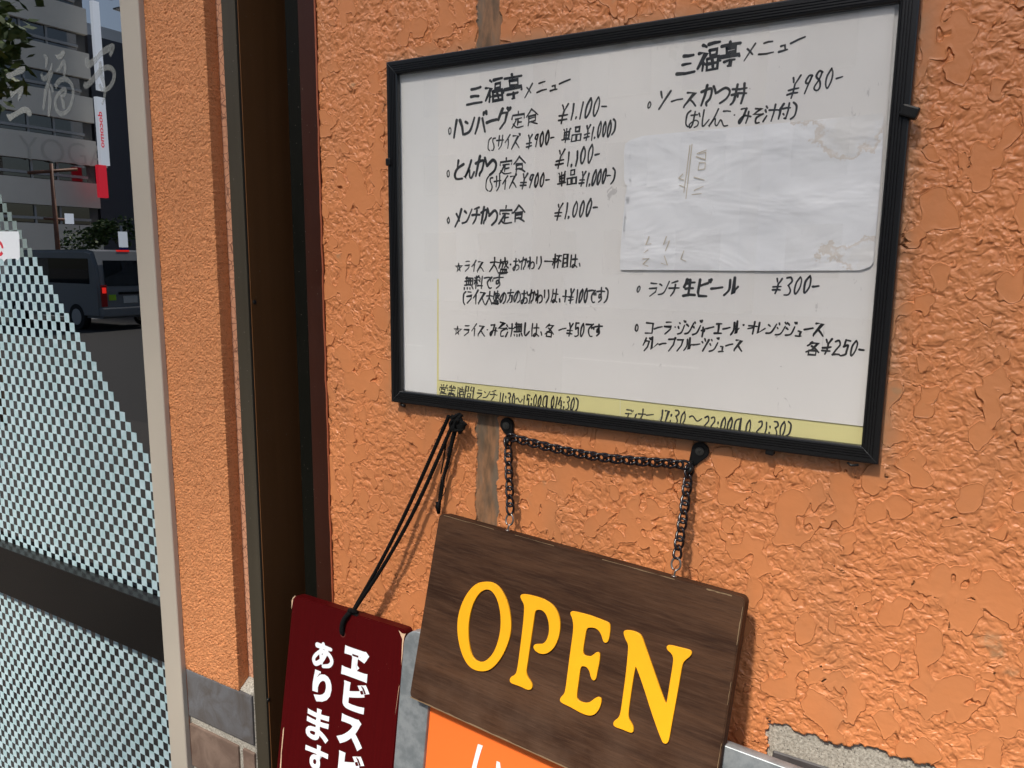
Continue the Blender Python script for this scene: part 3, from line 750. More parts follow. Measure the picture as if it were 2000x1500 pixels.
# blank sheet outline (bent corner top-left, torn left edge, rounded bottom right)
outl = [(1222, 281), (1232, 274), (1255, 266), (1300, 261), (1500, 243), (1724, 221), (1726, 225), (1724, 290), (1716, 400), (1706, 512), (1699, 521), (1680, 528), (1500, 529), (1211, 527), (1213, 470), (1222, 380), (1234, 368), (1222, 360), (1219, 350), (1219, 300)]
def blank():
    bm = bmesh.new(); pts = [at(*p, YM - .0022) for p in outl]
    A = Vector((min(p.x for p in pts), 0, min(p.z for p in pts))); B = Vector((max(p.x for p in pts), 0, max(p.z for p in pts)))
    poly = [(p.x, p.z) for p in pts]
    vsb = [bm.verts.new(p) for p in pts]; bm.faces.new(vsb)
    bmesh.ops.triangulate(bm, faces=bm.faces)
    for k in range(1, 60):      # slice to a fine grid so that it can be crumpled
        for ax, lo, hi in (('x', A.x, B.x), ('z', A.z, B.z)):
            if ax == 'z' and k > 36: continue
            c = lo + (hi - lo) * k / (60 if ax == 'x' else 37)
            bmesh.ops.bisect_plane(bm, geom=bm.verts[:] + bm.edges[:] + bm.faces[:], plane_co=(c, 0, 0) if ax == 'x' else (0, 0, c), plane_no=(1, 0, 0) if ax == 'x' else (0, 0, 1))
    for v in bm.verts:
        s = (v.co.x - A.x) / (B.x - A.x); t = (v.co.z - A.z) / (B.z - A.z)
        h = .0007 * math.sin(t * 14 + s * 3) + .0009 * math.sin(s * 13 - t * 5) + .0005 * math.sin(s * 31 + t * 22)
        if s < .16 and t > .7: h += .0012 * (1 - s / .16) * (t - .7) / .3
        if s > .93 and t < .12: h += .002 * ((s - .93) / .07) * (1 - t / .12)
        v.co.y -= max(-.0009, h * .6) * .7 + .0008
    bmesh.ops.recalc_face_normals(bm, faces=bm.faces)
    return bm
bl = tag(obj('blank_sheet', blank(), P_BLANK), 'crumpled blank bluish white sheet with brown water stains covering part of the right menu', 'paper')
# faint marks showing through the blank sheet
def ghost(P, wd=.0011):
    bm = bmesh.new()
    Q = [at(*p, YM - .0032) for p in P]; ribbon(bm, [Vector((q.x, q.z)) for q in Q], wd, .0)
    for v in bm.verts: v.co.y = YM - .0041
    obj('pencil_mark', bm, PENCIL, bl)
for P in ([(1352, 282), (1340, 388)], [(1348, 284), (1336, 376)], [(1362, 300), (1380, 293)], [(1360, 306), (1378, 312), (1379, 298), (1366, 300)], [(1366, 318), (1378, 318), (1377, 330), (1364, 332), (1366, 318)], [(1356, 346), (1376, 352)], [(1356, 372), (1374, 364)], [(1352, 380), (1370, 378)],
          [(1334, 340), (1326, 348), (1336, 352)], [(1328, 362), (1338, 366)], [(1268, 462), (1262, 478), (1272, 476)], [(1266, 488), (1258, 494)], [(1256, 506), (1268, 504), (1256, 516), (1266, 520)], [(1302, 462), (1296, 478), (1308, 470), (1300, 490)], [(1298, 500), (1304, 518), (1292, 514)], [(1336, 490), (1330, 506), (1340, 510)]):
    ghost(P)

LY = YM - .0001; RY_ = YM - .0004
def HL(par, y, *rows):
    for r in rows: handline(r[0], r[1], r[2], r[3], r[4], y, 'handwriting', par, sl=r[5] if len(r) > 5 else .14)
HL(lm, LY,
   ('三福亭', (912, 212), (1020, 187), 43, .125, .10), ('メニュー', (1021, 193), (1117, 168), 27, .12),
   ('o', (871, 268), (887, 265), 27, .10), ('ハンバーグ', (884, 270), (994, 250), 38, .15), ('定食', (998, 251), (1051, 243), 32, .10),
   ('¥1,100-', (1090, 240), (1186, 222), 34, .11, .22), ('(Sサイズ', (950, 295), (1014, 288), 27, .10), ('¥900-', (1027, 293), (1084, 279), 27, .13, .22), ('単品', (1096, 280), (1135, 274), 27, .12), ('¥1,000)', (1140, 276), (1202, 262), 28, .13, .25),
   ('o', (869, 352), (884, 349), 27, .10), ('とんかつ', (885, 351), (971, 340), 36, .14), ('定食', (974, 342), (1027, 335), 31, .11),
   ('¥1,100-', (1084, 331), (1173, 314), 32, .12, .22), ('(Sサイズ', (946, 374), (1008, 368), 27, .11), ('¥900-', (1015, 370), (1074, 362), 27, .13, .22), ('単品', (1088, 366), (1126, 359), 27, .13), ('¥1,000-)', (1130, 365), (1201, 356), 28, .13, .22),
   ('o', (869, 443), (884, 441), 27, .10), ('メンチかつ', (886, 442), (972, 436), 34, .13), ('定食', (974, 437), (1025, 433), 32, .12), ('¥1,000-', (1082, 430), (1168, 419), 31, .12, .22),
   ('☆', (889, 530), (903, 529), 15, .17), ('ライス', (905, 531), (945, 530), 22, .12), ('大盛', (955, 531), (992, 531), 27, .12), ('・', (992, 529), (1000, 529), 22, .16), ('おかわり', (1001, 529), (1060, 525), 24, .13), ('一杯目は、', (1062, 523), (1137, 521), 25, .13),
   ('無料です', (906, 564), (982, 562), 24, .13),
   ('(ライス大盛の方のおかわりは、+¥100です)', (902, 594), (1188, 590), 26, .12),
   ('☆', (886, 653), (901, 653), 15, .17), ('ライス・', (904, 656), (955, 656), 22, .12), ('みそ汁無しは、', (956, 656), (1062, 656), 25, .13), ('各', (1064, 656), (1082, 656), 23, .14), ('ー¥50です', (1090, 656), (1176, 657), 25, .13))
HL(rmn, RY_,
   ('三福亭', (1322, 146), (1444, 126), 47, .125, .10), ('メニュー', (1448, 120), (1577, 90), 31, .12),
   ('o', (1258, 219), (1277, 217), 27, .10), ('ソース', (1283, 215), (1360, 207), 33, .12), ('かつ丼', (1365, 206), (1455, 200), 38, .125), ('¥980-', (1536, 192), (1648, 165), 38, .10, .25),
   ('(おしんこ・', (1334, 249), (1436, 243), 30, .11), ('みそ汁付)', (1440, 242), (1556, 232), 31, .13),
   ('o', (1238, 578), (1255, 578), 27, .10), ('ランチ', (1264, 580), (1326, 577), 29, .11), ('生ビール', (1332, 578), (1440, 578), 32, .17), ('¥300-', (1505, 575), (1600, 572), 32, .12, .2),
   ('o', (1235, 653), (1252, 653), 27, .10), ('コーラ・', (1258, 652), (1322, 652), 24, .13), ('ジンジャーエール', (1322, 652), (1442, 654), 26, .14), ('・', (1446, 648), (1456, 648), 22, .17), ('オレンジジュース', (1458, 653), (1608, 656), 25, .14),
   ('グレープフルーツジュース', (1254, 684), (1450, 687), 25, .13), ('各', (1572, 692), (1600, 693), 26, .14), ('¥250-', (1602, 693), (1688, 696), 30, .13, .2))
hl = bpy.data.objects['hours_sheet']
HL(hl, YB - .0001, ('営業時間', (857, 774), (924, 780), 24, .085), ('ランチ', (929, 777), (970, 781), 18, .11), ('11:30〜15:00(L014:30)', (973, 789), (1130, 802), 24, .11, .12))
HL(hr, YB - .0001, ('ディナー', (1219, 819), (1277, 823), 22, .11), ('17:30', (1286, 824), (1338, 830), 26, .11, .12), ('〜', (1342, 828), (1370, 832), 24, .12), ('22:00(L0 21:30)', (1372, 838), (1545, 854), 27, .11, .12))

# ================================================================== OPEN SIGN
def rectpose(P, y0):
    Pm = [(0, 0), (1, 0), (1, 1), (0, 1)]; A = []
    for (x, y), (u, v) in zip(Pm, P): A += [[x, y, 1, 0, 0, 0, -u * x, -u * y, -u], [0, 0, 0, x, y, 1, -v * x, -v * y, -v]]
    Hm = np.linalg.svd(np.array(A, float))[2][-1].reshape(3, 3); K = np.array([[F, 0, 1000], [0, F, 750], [0, 0, 1.]])
    B = np.linalg.inv(K) @ Hm; B = -B if B[2, 2] < 0 else B
    a, b, t = [RM @ v for v in B.T]; s = (y0 - CAM[1]) / t[1]
    return Vector(CAM + t * s), Vector(a * s), Vector(b * s)
tl, ea, eb = rectpose([(858, 1002), (1456, 1168), (1393.8, 1632), (805, 1364)], -.014)
OP = Plane(tl, ea, -eb); OW, OH = ea.length, eb.length
osn = empty('open_sign', tl, 'dark walnut board sign with raised yellow OPEN letters hanging from a black chain', 'sign')
def slab(w_, h_, t_, r, bev=.001):
    bm = bmesh.new(); pts = []
    for (cx_, cz_, a0) in ((w_ - r, -r, 0), (r, -r, 90), (r, -h_ + r, 180), (w_ - r, -h_ + r, 270)):
        for k in range(7): a = rad(a0 + k * 15); pts.append((cx_ + r * math.cos(a), cz_ + r * math.sin(a)))
    f = bm.faces.new([bm.verts.new((x, 0, z)) for x, z in pts])
    if f.calc_center_median() and f.normal.y > 0: f.normal_flip()
    r_ = bmesh.ops.extrude_face_region(bm, geom=[f])
    for v in r_['geom']:
        if isinstance(v, bmesh.types.BMVert): v.co.y += t_
    bmesh.ops.recalc_face_normals(bm, faces=bm.faces)
    ed = [e for e in bm.edges if abs(e.verts[0].co.y - e.verts[1].co.y) < 1e-6]
    bmesh.ops.bevel(bm, geom=ed, offset=bev, segments=2, affect='EDGES')
    return bm
obj('board', slab(OW, OH, .024, .009, .0014), WOOD, osn, OP.mw)
OPEN = {
'O': [[(420,418),(365,432),(310,500),(275,590),(266,680),(280,780),(310,860),(350,905),(405,918),(455,905),(505,850),(545,770),(565,690),(562,610),(545,530),(510,460),(470,425)],
      [(425,455),(385,480),(350,540),(328,630),(325,720),(335,800),(355,850),(390,870),(425,865),(470,820),(500,740),(512,660),(508,580),(490,510),(460,465)]],
'P': [[(619,497),(632,487),(700,500),(760,522),(805,555),(832,605),(840,665),(830,730),(805,785),(770,815),(735,820),(705,805),(692,785),(697,770),(720,768),(745,768),(768,745),(781,700),(780,650),(768,605),(745,575),(715,570),(698,580),(690,640),(672,760),(655,880),(648,920),(655,950),(680,985),(683,1005),(675,1018),(655,1018),(620,1000),(590,990),(565,980),(560,965),(568,950),(590,940),(600,920),(610,860),(625,740),(637,640),(642,570),(640,540),(625,515)]],
'E': [[(900,588),(912,584),(1000,605),(1060,628),(1105,645),(1117,660),(1116,700),(1108,745),(1095,758),(1082,750),(1075,720),(1060,690),(1035,672),(1000,670),(985,680),(978,720),(965,800),(968,825),(985,835),(1010,838),(1030,825),(1045,812),(1060,818),(1058,860),(1045,920),(1038,960),(1025,968),(1013,950),(1005,910),(985,888),(960,885),(950,900),(940,980),(930,1050),(932,1075),(960,1095),(1000,1098),(1030,1075),(1050,1062),(1067,1070),(1068,1090),(1055,1130),(1030,1158),(1000,1163),(960,1150),(900,1115),(850,1092),(840,1080),(845,1065),(865,1045),(872,1020),(885,920),(900,800),(912,720),(917,660),(910,620),(900,600)]],
'N': [[(1195,700),(1205,690),(1240,693),(1275,705),(1295,725),(1310,770),(1345,870),(1390,1000),(1432,1114),(1440,1080),(1455,980),(1472,880),(1475,840),(1462,815),(1438,795),(1437,778),(1450,773),(1500,785),(1560,800),(1573,810),(1568,828),(1540,850),(1522,870),(1512,920),(1495,1020),(1475,1130),(1455,1240),(1445,1300),(1435,1318),(1420,1318),(1410,1305),(1385,1240),(1350,1140),(1310,1010),(1265,885),(1258,890),(1245,960),(1230,1060),(1218,1150),(1220,1185),(1240,1215),(1248,1240),(1243,1258),(1225,1255),(1190,1240),(1145,1225),(1138,1210),(1145,1195),(1168,1180),(1180,1150),(1195,1040),(1210,930),(1222,800),(1222,765),(1205,735)]]}
for k_, loops in OPEN.items():
    me = polymesh([chaikin([OP.uv(800 + x * .35, 990 + y * .35, .003) for x, y in L], 2) for L in loops], .0014, .0003, .0004)
    obj('letter', me, YELLOW, osn, OP.mw @ Matrix.Translation((0, -.0003, 0)))
EDGEW = simple('worn_wood_edge', (.20, .13, .065), .7, var=.3, sc=90)
for (u_, v_, l_, t_) in ((.010, -.0012, .10, .0011), (.15, -.0010, .07, .0009), (.30, -.0011, .11, .0010), (.455, -.0014, .034, .0020)):
    P_ = [(u_ + l_ * k / 9, v_ + R_.uniform(-.0003, .0003)) for k in range(10)] + [(u_ + l_ * k / 9, v_ - t_ * R_.uniform(.3, 1)) for k in range(9, -1, -1)]
    obj('worn_edge', polymesh([P_], .0001), EDGEW, osn, OP.mw @ Matrix.Translation((0, -.0002, 0)))
for (v0__, l_, t_) in ((-.012, .05, .0016), (-.11, .03, .0008), (-.19, .06, .0010)):
    P_ = [(OW - .0012, v0__ - l_ * k / 7) for k in range(8)] + [(OW - .0012 - t_ * R_.uniform(.3, 1), v0__ - l_ * k / 7) for k in range(7, -1, -1)]
    obj('worn_edge', polymesh([P_], .0001), EDGEW, osn, OP.mw @ Matrix.Translation((0, -.0002, 0)))
P_ = [(.003 + (OW * .8) * k / 40, -OH + .0016 + R_.uniform(0, .0012)) for k in range(41)] + [(.003 + (OW * .8) * k / 40, -OH + .0004) for k in range(40, -1, -1)]
obj('worn_edge', polymesh([P_], .0001), EDGEW, osn, OP.mw @ Matrix.Translation((0, -.0002, 0)))
# eye screws: top edge of the board, in the middle of its thickness
def eye(u):
    base = OP.mw @ Vector((u, .011, 0)); up = OP.f; s = OP.e; n_ = OP.n; c = base + up * .0175
    pts = [base - up * .004, base + up * .004, base + up * .0085 + s * .0008]
    for k in range(13):
        a = rad(-70 + k * 27); pts.append(c + s * math.cos(a) * .0062 + up * math.sin(a) * .0085 + n_ * (.0025 * (k / 12 - .5)))
    bm = tube(catmull(pts, 2), .0015, 8)
    o = obj('eye_screw', bm, STEEL, osn, smooth=True)
    bw = bmesh.new(); cyl(base - up * .0005, base + up * .0012, .004, 14, bw); obj('washer', bw, STEEL, o)
    return c + up * .0085
uL = OP.uv(985, 1034)[0]; uR = OP.uv(1312, 1122)[0]
eL, eR = eye(uL), eye(uR)
# wall clips and chain
hookmat = BLACKM
def wallclip(px, py, ang, ln, label):
    c = at(px, py, WY - .004); e = empty('cable_clip', (c.x, WY - .004, c.z), label, 'clip', 'black clips holding the chain')
    d = Vector((math.cos(ang), 0, math.sin(ang))); bm = bmesh.new()
    s = Vector((-d.z, 0, d.x)); pts = []
    for k in range(15): a = rad(-105 + 210 * k / 14) ; pts.append(c + (-d * math.cos(a) * .0122) + s * math.sin(a) * .0122)
    pts += [c + d * ln + s * .0045, c + d * (ln + .003), c + d * ln - s * .0045]
    f = bm.faces.new([bm.verts.new(p) for p in pts]); r = bmesh.ops.extrude_face_region(bm, geom=[f])
    for v in r['geom']:
        if isinstance(v, bmesh.types.BMVert): v.co.y += .0055
    bmesh.ops.recalc_face_normals(bm, faces=bm.faces)
    bmesh.ops.bevel(bm, geom=[e_ for e_ in bm.edges if abs(e_.verts[0].co.y - e_.verts[1].co.y) < 1e-6], offset=.0012, segments=2, affect='EDGES')
    obj('plate', bm, hookmat, e, smooth=False)
    bm = bmesh.new(); cyl(c + Vector((0, -.0002, 0)), c + Vector((0, -.0022, 0)), .0058, 20, bm); cyl(c + Vector((0, -.0022, 0)), c + Vector((0, -.0034, 0)), .0036, 16, bm)
    sc_ = obj('screw', bm, simple('dark_screw', (.07, .07, .065), .3, metal=.6), e)
    bm = bmesh.new()
    for dv in ((1, 0, .4), (-.4, 0, 1)): v = Vector(dv) * .0022; cyl(c + Vector((0, -.0035, 0)) - v, c + Vector((0, -.0035, 0)) + v, .0004, 6, bm)
    obj('slot', bm, BLACKM, sc_)
    tip = c + d * ln
    bm = tube(catmull([tip + Vector((0, .002, .004)), tip + Vector((.001, -.008, 0)), tip + Vector((.004, -.014, -.002)), tip + Vector((.002, -.014, -.006)), tip + Vector((-.002, -.006, -.007))], 4), .0032, 10)
    obj('hook', bm, hookmat, e, smooth=True)
    return tip + Vector((0, -.007, -.001))
hL = wallclip(989, 831, rad(-68), .019, 'black teardrop clip screwed to the wall at the left end of the chain')
hR = wallclip(1367, 881, rad(-118), .024, 'black teardrop clip screwed to the wall at the right end of the chain')
chn = empty('hanging_chain', hL, 'glossy black curb chain looped between two wall clips holding the wooden sign', 'chain')
LR, LH, LT = .0056, .0092, .0020
bm = bmesh.new(); pts = []
for k in range(20):
    a = 2 * math.pi * k / 20; u = math.cos(a) * LR; v = math.sin(a) * LH
    pts.append((u, .0022 * math.sin(2 * a), v))
link_me = bpy.data.meshes.new('link'); tube(pts, LT, 8, bm, closed=True).to_mesh(link_me); bm.free(); link_me.materials.append(CHAIN)
def chain_run(P, n_, tw0, side):
    P = [Vector(p) for p in P]; L = [0]
    for a, b in zip(P, P[1:]): L.append(L[-1] + (b - a).length)
    def pos(s):
        for i in range(len(P) - 1):
            if s <= L[i + 1] or i == len(P) - 2: return P[i].lerp(P[i + 1], (s - L[i]) / max(1e-9, L[i + 1] - L[i]))
    for k in range(n_):
        s = (k + .5) / n_ * L[-1]; c = pos(s); t = (pos(min(L[-1], s + .004)) - pos(max(0, s - .004))).normalized()
        q = Vector(side); q = (q - t * q.dot(t)).normalized(); q.rotate(__import__('mathutils').Quaternion(t, tw0 + (.38 if k % 2 else -.38) + R_.uniform(-.1, .1)))
        r = q.cross(t); st_ = max(1.0, (L[-1] / n_) / .0125)
        mw = Matrix(((q.x, r.x, t.x, c.x), (q.y, r.y, t.y, c.y), (q.z, r.z, t.z, c.z), (0, 0, 0, 1)))
        obj('link', link_me, None, chn, mw)
def nlinks(P): return max(2, round(sum((Vector(b) - Vector(a)).length for a, b in zip(P, P[1:])) / .0128))
Pl = [hL, hL.lerp(eL, .5), eL + Vector((0, 0, .002))]; Pr = [hR, hR.lerp(eR, .5) + Vector((.001, 0, 0)), eR + Vector((0, 0, .002))]
chain_run(Pl, nlinks(Pl), .0, (1, .4, 0)); chain_run(Pr, nlinks(Pr), .25, (1, .4, 0))
Pt = [hL + Vector((.004, -.002, .003))] + [hL.lerp(hR, t) + Vector((0, -.003, .004 - .010 * math.sin(math.pi * t))) for t in (.1, .25, .4, .5, .6, .75, .9)] + [hR + Vector((-.003, -.002, .002))]
chain_run(Pt, int(nlinks(Pt) * 1.35), .1, (0, 0, 1))

# ================================================================== RED SIGN
yT = -.027
a_ = at(572, 1162, yT); b_ = at(793, 1231, yT)
# find the tilt: the lower left edge point keeps the x of the upper one
def solve_y(px, py, x):
    p = atx(px, py, x); return p
lowL = solve_y(549, 1490, a_.x); lowR = solve_y(759, 1490, b_.x)
dn = ((lowL - a_) + (lowR - b_)); 
RP = Plane(a_, b_ - a_, -dn); RWd = (b_ - a_).length
rs = empty('red_sign', a_, 'dark red painted wooden plaque with white Japanese lettering hanging on a black cord', 'sign')
obj('board', slab(RWd, .60, .023, .010, .0016), REDP, rs, RP.mw)
# bare wood showing along the worn edges
def chipstrip(P, name='worn_edge', lift=.0006):
    me = polymesh([[RP.uv(*p) for p in P]], .0001); obj(name, me, BAREWOOD, rs, RP.mw @ Matrix.Translation((0, -.0003, 0)))
chipstrip([(570, 1174), (572, 1168), (576, 1163.5), (577.5, 1164), (573, 1169.5), (571.5, 1180), (569.5, 1190)])
chipstrip([(779, 1231), (786, 1237), (791, 1238), (793, 1237), (790, 1244), (788, 1258), (786, 1284), (784, 1300), (785, 1270), (786, 1248)])
chipstrip([(779.5, 1340), (780.5, 1338), (777, 1362), (774, 1384), (772, 1396), (776, 1366)])
chipstrip([(553, 1425), (555, 1420), (553.5, 1440), (550.5, 1470), (549.5, 1500), (547, 1500), (550, 1460)])
for (cx_, cy_) in [(623 + R_.gauss(0, 8), 1192 + R_.gauss(0, 6)) for _ in range(34)]:
    pass
def redchar(chr_, cx_, cy_, wpx, hpx, off=.035):
    me = fontmesh(chr_, off); xs_ = [v.co.x for v in me.vertices]; ys_ = [v.co.y for v in me.vertices]
    u0, v0 = RP.uv(cx_, cy_); hu = abs(RP.uv(cx_, cy_ - hpx / 2)[1] - RP.uv(cx_, cy_ + hpx / 2)[1])
    wu = abs(RP.uv(cx_ + wpx / 2, cy_)[0] - RP.uv(cx_ - wpx / 2, cy_)[0])
    mx, Mx, my, My = min(xs_), max(xs_), min(ys_), max(ys_)
    for v in me.vertices:
        x, y, z = v.co; v.co = (u0 + ((x - mx) / (Mx - mx) - .5) * wu, -.0004, v0 + ((y - my) / (My - my) - .5) * hu)
    obj('character', me, WHITEP, rs, RP.mw)
for c_, x_, y_, w_, h_, of in (('ヱ', 694, 1296, 52, 60, .065), ('ビ', 695, 1361, 52, 60, .06), ('ス', 684, 1430, 52, 62, .062), ('ビ', 685, 1500, 52, 62, .06), ('ー', 680, 1560, 8, 52, .05), ('ル', 674, 1625, 48, 56, .05),
                         ('り', 629, 1343, 38, 62, .062), ('ま', 621, 1416, 46, 65, .032), ('す', 617, 1486, 46, 66, .032)):
    redchar(c_, x_, y_, w_, h_, of)
bm = bmesh.new(); u0_, v0_ = RP.uv(632, 1277); hu_ = RP.uv(632, 1249)[1] - RP.uv(632, 1305)[1]; wu_ = RP.uv(653, 1277)[0] - RP.uv(611, 1277)[0]
for k, q_ in enumerate(('1282', '~413448', '~634719073474968859')):
    sm, pts = pstroke(q_); Q = [Vector((u0_ + (x / 9 - .5) * wu_ * .84, v0_ + (.5 - y / 9) * hu_ * .86, 0)) for x, y in pts]
    if sm: Q = catmull(Q, 7)
    ribbon(bm, [Vector((p.x, p.y)) for p in Q], hu_ * .165, .0004 + .00003 * k)
for k, v in enumerate(bm.verts): v.co.y -= k * 2.5e-6
obj('character', bm, WHITEP, rs, RP.mw)
# hole
hu, hv = RP.uv(670, 1238)
bm = bmesh.new(); n_ = 20; bm.faces.new([bm.verts.new((hu + .0062 * math.cos(2 * math.pi * k / n_), -.0004, hv + .0062 * math.sin(2 * math.pi * k / n_))) for k in range(n_)])
obj('cord_hole', bm, REDSIDE, rs, RP.mw)

# cords -------------------------------------------------------------------
def braid(P, r, name, parent, n=5, mat=None, seg=10):
    Q = catmull(P, n); bm = bmesh.new()
    L = sum((b - a).length for a, b in zip(Q, Q[1:])); m_ = max(8, int(L / .0012)); S = []; acc = [0]
    for a, b in zip(Q, Q[1:]): acc.append(acc[-1] + (b - a).length)
    j = 0
    for k in range(m_ + 1):
        s = L * k / m_
        while j < len(Q) - 2 and acc[j + 1] < s: j += 1
        S.append(Q[j].lerp(Q[j + 1], (s - acc[j]) / max(1e-9, acc[j + 1] - acc[j])))
    tube(S, r, seg, bm, rf=lambda t: 1 + .10 * math.sin(t * L / .0045 * 2 * math.pi))
    return obj(name, bm, mat or CORD, parent, smooth=True)
cd1 = empty('sign_cord', at(885, 812, .0), 'doubled black braided cord running diagonally from the frame down to the red plaque', 'cord')
topk = at(885, 815, .004); hole = RP.mw @ Vector((hu, -.003, hv + .004)); over = RP.mw @ Vector((hu + .008, .004, .004))
ovf = RP.mw @ Vector((hu + .006, -.0035, -.002))
kn = at(690, 1192, yT + .004)
braid([at(877, 812, .002), at(800, 985, -.006), at(745, 1095, -.016), kn], .0033, 'strand', cd1)
braid([at(889, 818, .002), at(815, 985, -.007), at(752, 1100, -.017), kn + Vector((.002, -.001, 0))], .0033, 'strand', cd1)
braid([kn, RP.mw @ Vector((hu + .0125, -.003, .0)), RP.mw @ Vector((hu + .004, -.0045, -.012)), RP.mw @ Vector((hu, -.0045, hv * .6)), hole, RP.mw @ Vector((hu, .002, hv))], .0046, 'strand', cd1)
braid([kn + Vector((-.006, -.003, -.002)), kn + Vector((0, -.007, .003)), kn + Vector((.007, -.003, 0)), kn + Vector((.004, .003, -.005)), kn + Vector((-.006, -.003, -.004))], .0042, 'knot', cd1)
braid([kn + Vector((.002, -.003, -.004)), kn + Vector((.010, -.002, -.006)), kn + Vector((.016, .001, -.010)), kn + Vector((.012, .006, -.012))], .0030, 'knot', cd1)
cd2 = empty('cord_bundle', at(893, 815, .0), 'knotted bundle of black cord under the frame with a wire wrapped tail', 'cord')
kb = at(893, 822, -.004)
for k in range(9):
    P = [kb + Vector((R_.uniform(-.012, .013), R_.uniform(-.009, .006), R_.uniform(-.016, .014))) for _ in range(4)]
    braid(P, .0027, 'knot', cd2)
for (x_, y_) in ((905, 838), (898, 846), (909, 830)): braid([kb, at((893 + x_) / 2 + 4, (822 + y_) / 2, -.008), at(x_, y_, -.006)], .0032, 'loose_end', cd2)
braid([at(884, 822, 0), at(872, 862, .004), at(866, 900, .004), at(861, 925, .005)], .0013, 'strand', cd2)
braid([at(893, 830, 0), at(884, 862, .002), at(874, 905, .004), at(862, 950, .006), at(857, 1000, .008)], .0029, 'strand', cd2)
braid([at(889, 828, 0), at(878, 880, .003), at(868, 930, .004), at(861, 975, .006)], .0022, 'strand', cd2)
wp = []
for k in range(60):
    t = k / 59; c = at(885 - 24 * t, 850 + 140 * t, .003); wp.append(c + Vector((.0042 * math.cos(t * 17), -.002 + .0042 * math.sin(t * 17), 0)))
obj('wire', tube(wp, .0007, 6), BLACKM, cd2, smooth=True)
obj('tape_end', tube([at(854, 980, .006), at(855, 990, .005), at(857, 1003, .006)], .0036, 8, rf=lambda t: .7 + .5 * math.sin(t * 3.1)), CORD, cd2, smooth=True)

# ================================================================== STAND (A-board) behind the signs
s0 = at(795, 1262, -.045); tilt = Vector((0, -.12, -1)).normalized()
tr = at(1500, 1492, -.045)
o_s = Vector((s0.x, -.047, at(830, 1243, -.047).z))
_p = at(1462, 1478, -.070)
STP = Plane(o_s, _p - Vector((at(830, 1243, -.047).x, -.047, o_s.z)), -tilt)
stn = empty('signboard_stand', STP.o, 'grey aluminium signboard stand with orange poster panel behind the OPEN board', 'signboard')
u0 = STP.uv(787, 1300)[0]; v0 = STP.uv(830, 1240)[1]; vr = STP.uv(1470, 1481)[1]
ui = STP.uv(834, 1400)[0]; SW_ = .86; SHt = 1.0
rf_ = ui - u0
top = min(v0, vr) if abs(v0 - vr) > .02 else (v0 + vr) / 2
top = v0
def framebar(loopo, loopi, name, mat, y0, y1):
    me = polymesh([loopo, loopi], (y1 - y0) / 2, .0015); return obj(name, me, mat, stn, STP.mw @ Matrix.Translation((0, y1, 0)))
def rrect(x0, x1, z0, z1, r):
    P = []
    for (cx_, cz_, a0) in ((x1 - r, z1 - r, 0), (x0 + r, z1 - r, 90), (x0 + r, z0 + r, 180), (x1 - r, z0 + r, 270)):
        for k in range(9): a = rad(a0 + k * 11.25); P.append((cx_ + r * math.cos(a), cz_ + r * math.sin(a)))
    return P
framebar(rrect(u0, u0 + SW_, top - SHt, top, .028), rrect(ui, u0 + SW_ - rf_, top - SHt + rf_, top - rf_, .002), 'frame', GREYM, 0, .014)
obj('poster_panel', mesh([(ui - .002, .005, top - SHt + rf_), (u0 + SW_ - rf_, .005, top - SHt + rf_), (u0 + SW_ - rf_, .005, top - rf_), (ui - .002, .005, top - rf_)], [(0, 1, 2, 3)]), ORANGEP, stn, STP.mw)
sj = STP.uv(795, 1322); sj2 = STP.uv(812, 1330)
obj('corner_joint', mesh([(u0, -.0006, sj[1]), (ui, -.0006, sj[1] + .001), (ui, -.0006, sj[1] + .0025), (u0, -.0006, sj[1] + .0015)], [(0, 1, 2, 3)]), BLACKM, stn, STP.mw)
q = lambda x, y: STP.uv(540 + x / 3.75, 1100 + y / 3.75, -.004)
for P in ([(1475, 1325), (1510, 1337), (1490, 1400), (1468, 1480), (1450, 1590), (1405, 1640), (1415, 1560), (1450, 1420)], [(1612, 1450), (1635, 1460), (1644, 1520), (1650, 1640), (1600, 1640), (1604, 1540)]):
    obj('lettering', polymesh([[q(*p) for p in P]], .0002), WHITEP, stn, STP.mw @ Matrix.Translation((0, .0045, 0)))
for sx_ in (u0 + .02, u0 + SW_ - .02):
    pass
lg = bmesh.new()
for sx_ in (u0 + .015, u0 + SW_ - .015):
    p0 = STP.mw @ Vector((sx_, .012, top - SHt + .01)); p1 = Vector((p0.x, p0.y - .012, .0)); cyl(p0, p1, .011, 12, lg)
obj('leg', lg, GREYM, stn)

# ================================================================== STREET seen in the reflections
def mirp(px, py, depth):
    p = Vector(CAM + ray(px, py) * depth); p.y = 2 * GY - p.y; return p
def mirx(px, py, X):
    d = ray(px, py); s = (X - CAM[0]) / d[0]; p = Vector(CAM + d * s); p.y = 2 * GY - p.y; return p
CONC = simple('beige_concrete', (.84, .78, .68), .8, var=.08, sc=.6, bump=.01, bsc=3)
DARKW = glassy('office_glass', 1.0, (.02, .025, .03), 0, .10)
WFRM = simple('window_frame_metal', (.42, .42, .42), .5)
FX = mirp(100, 300, 46).x
yR = mirx(196, 400, FX).y
ob = empty('office_building', (FX, yR + 12, 0), 'beige office block with ribbon windows across the street', 'building')
zl = [mirx(100, y_, FX).z for y_ in (422, 335, 247, 157, 72)]
pitch = (zl[-1] - zl[0]) / 4; nst = 9; yL = yR + 34
base = zl[0]
obj('wall', box(FX - 14, FX - .35, yR, yL, -.15, base + pitch * nst), simple('facade_core', (.10, .10, .10), .8), ob)
wh = pitch * .42
obj('spandrel', box(FX - .4, FX, yR, yL, -.15, base - wh * .5 + .1), CONC, ob)
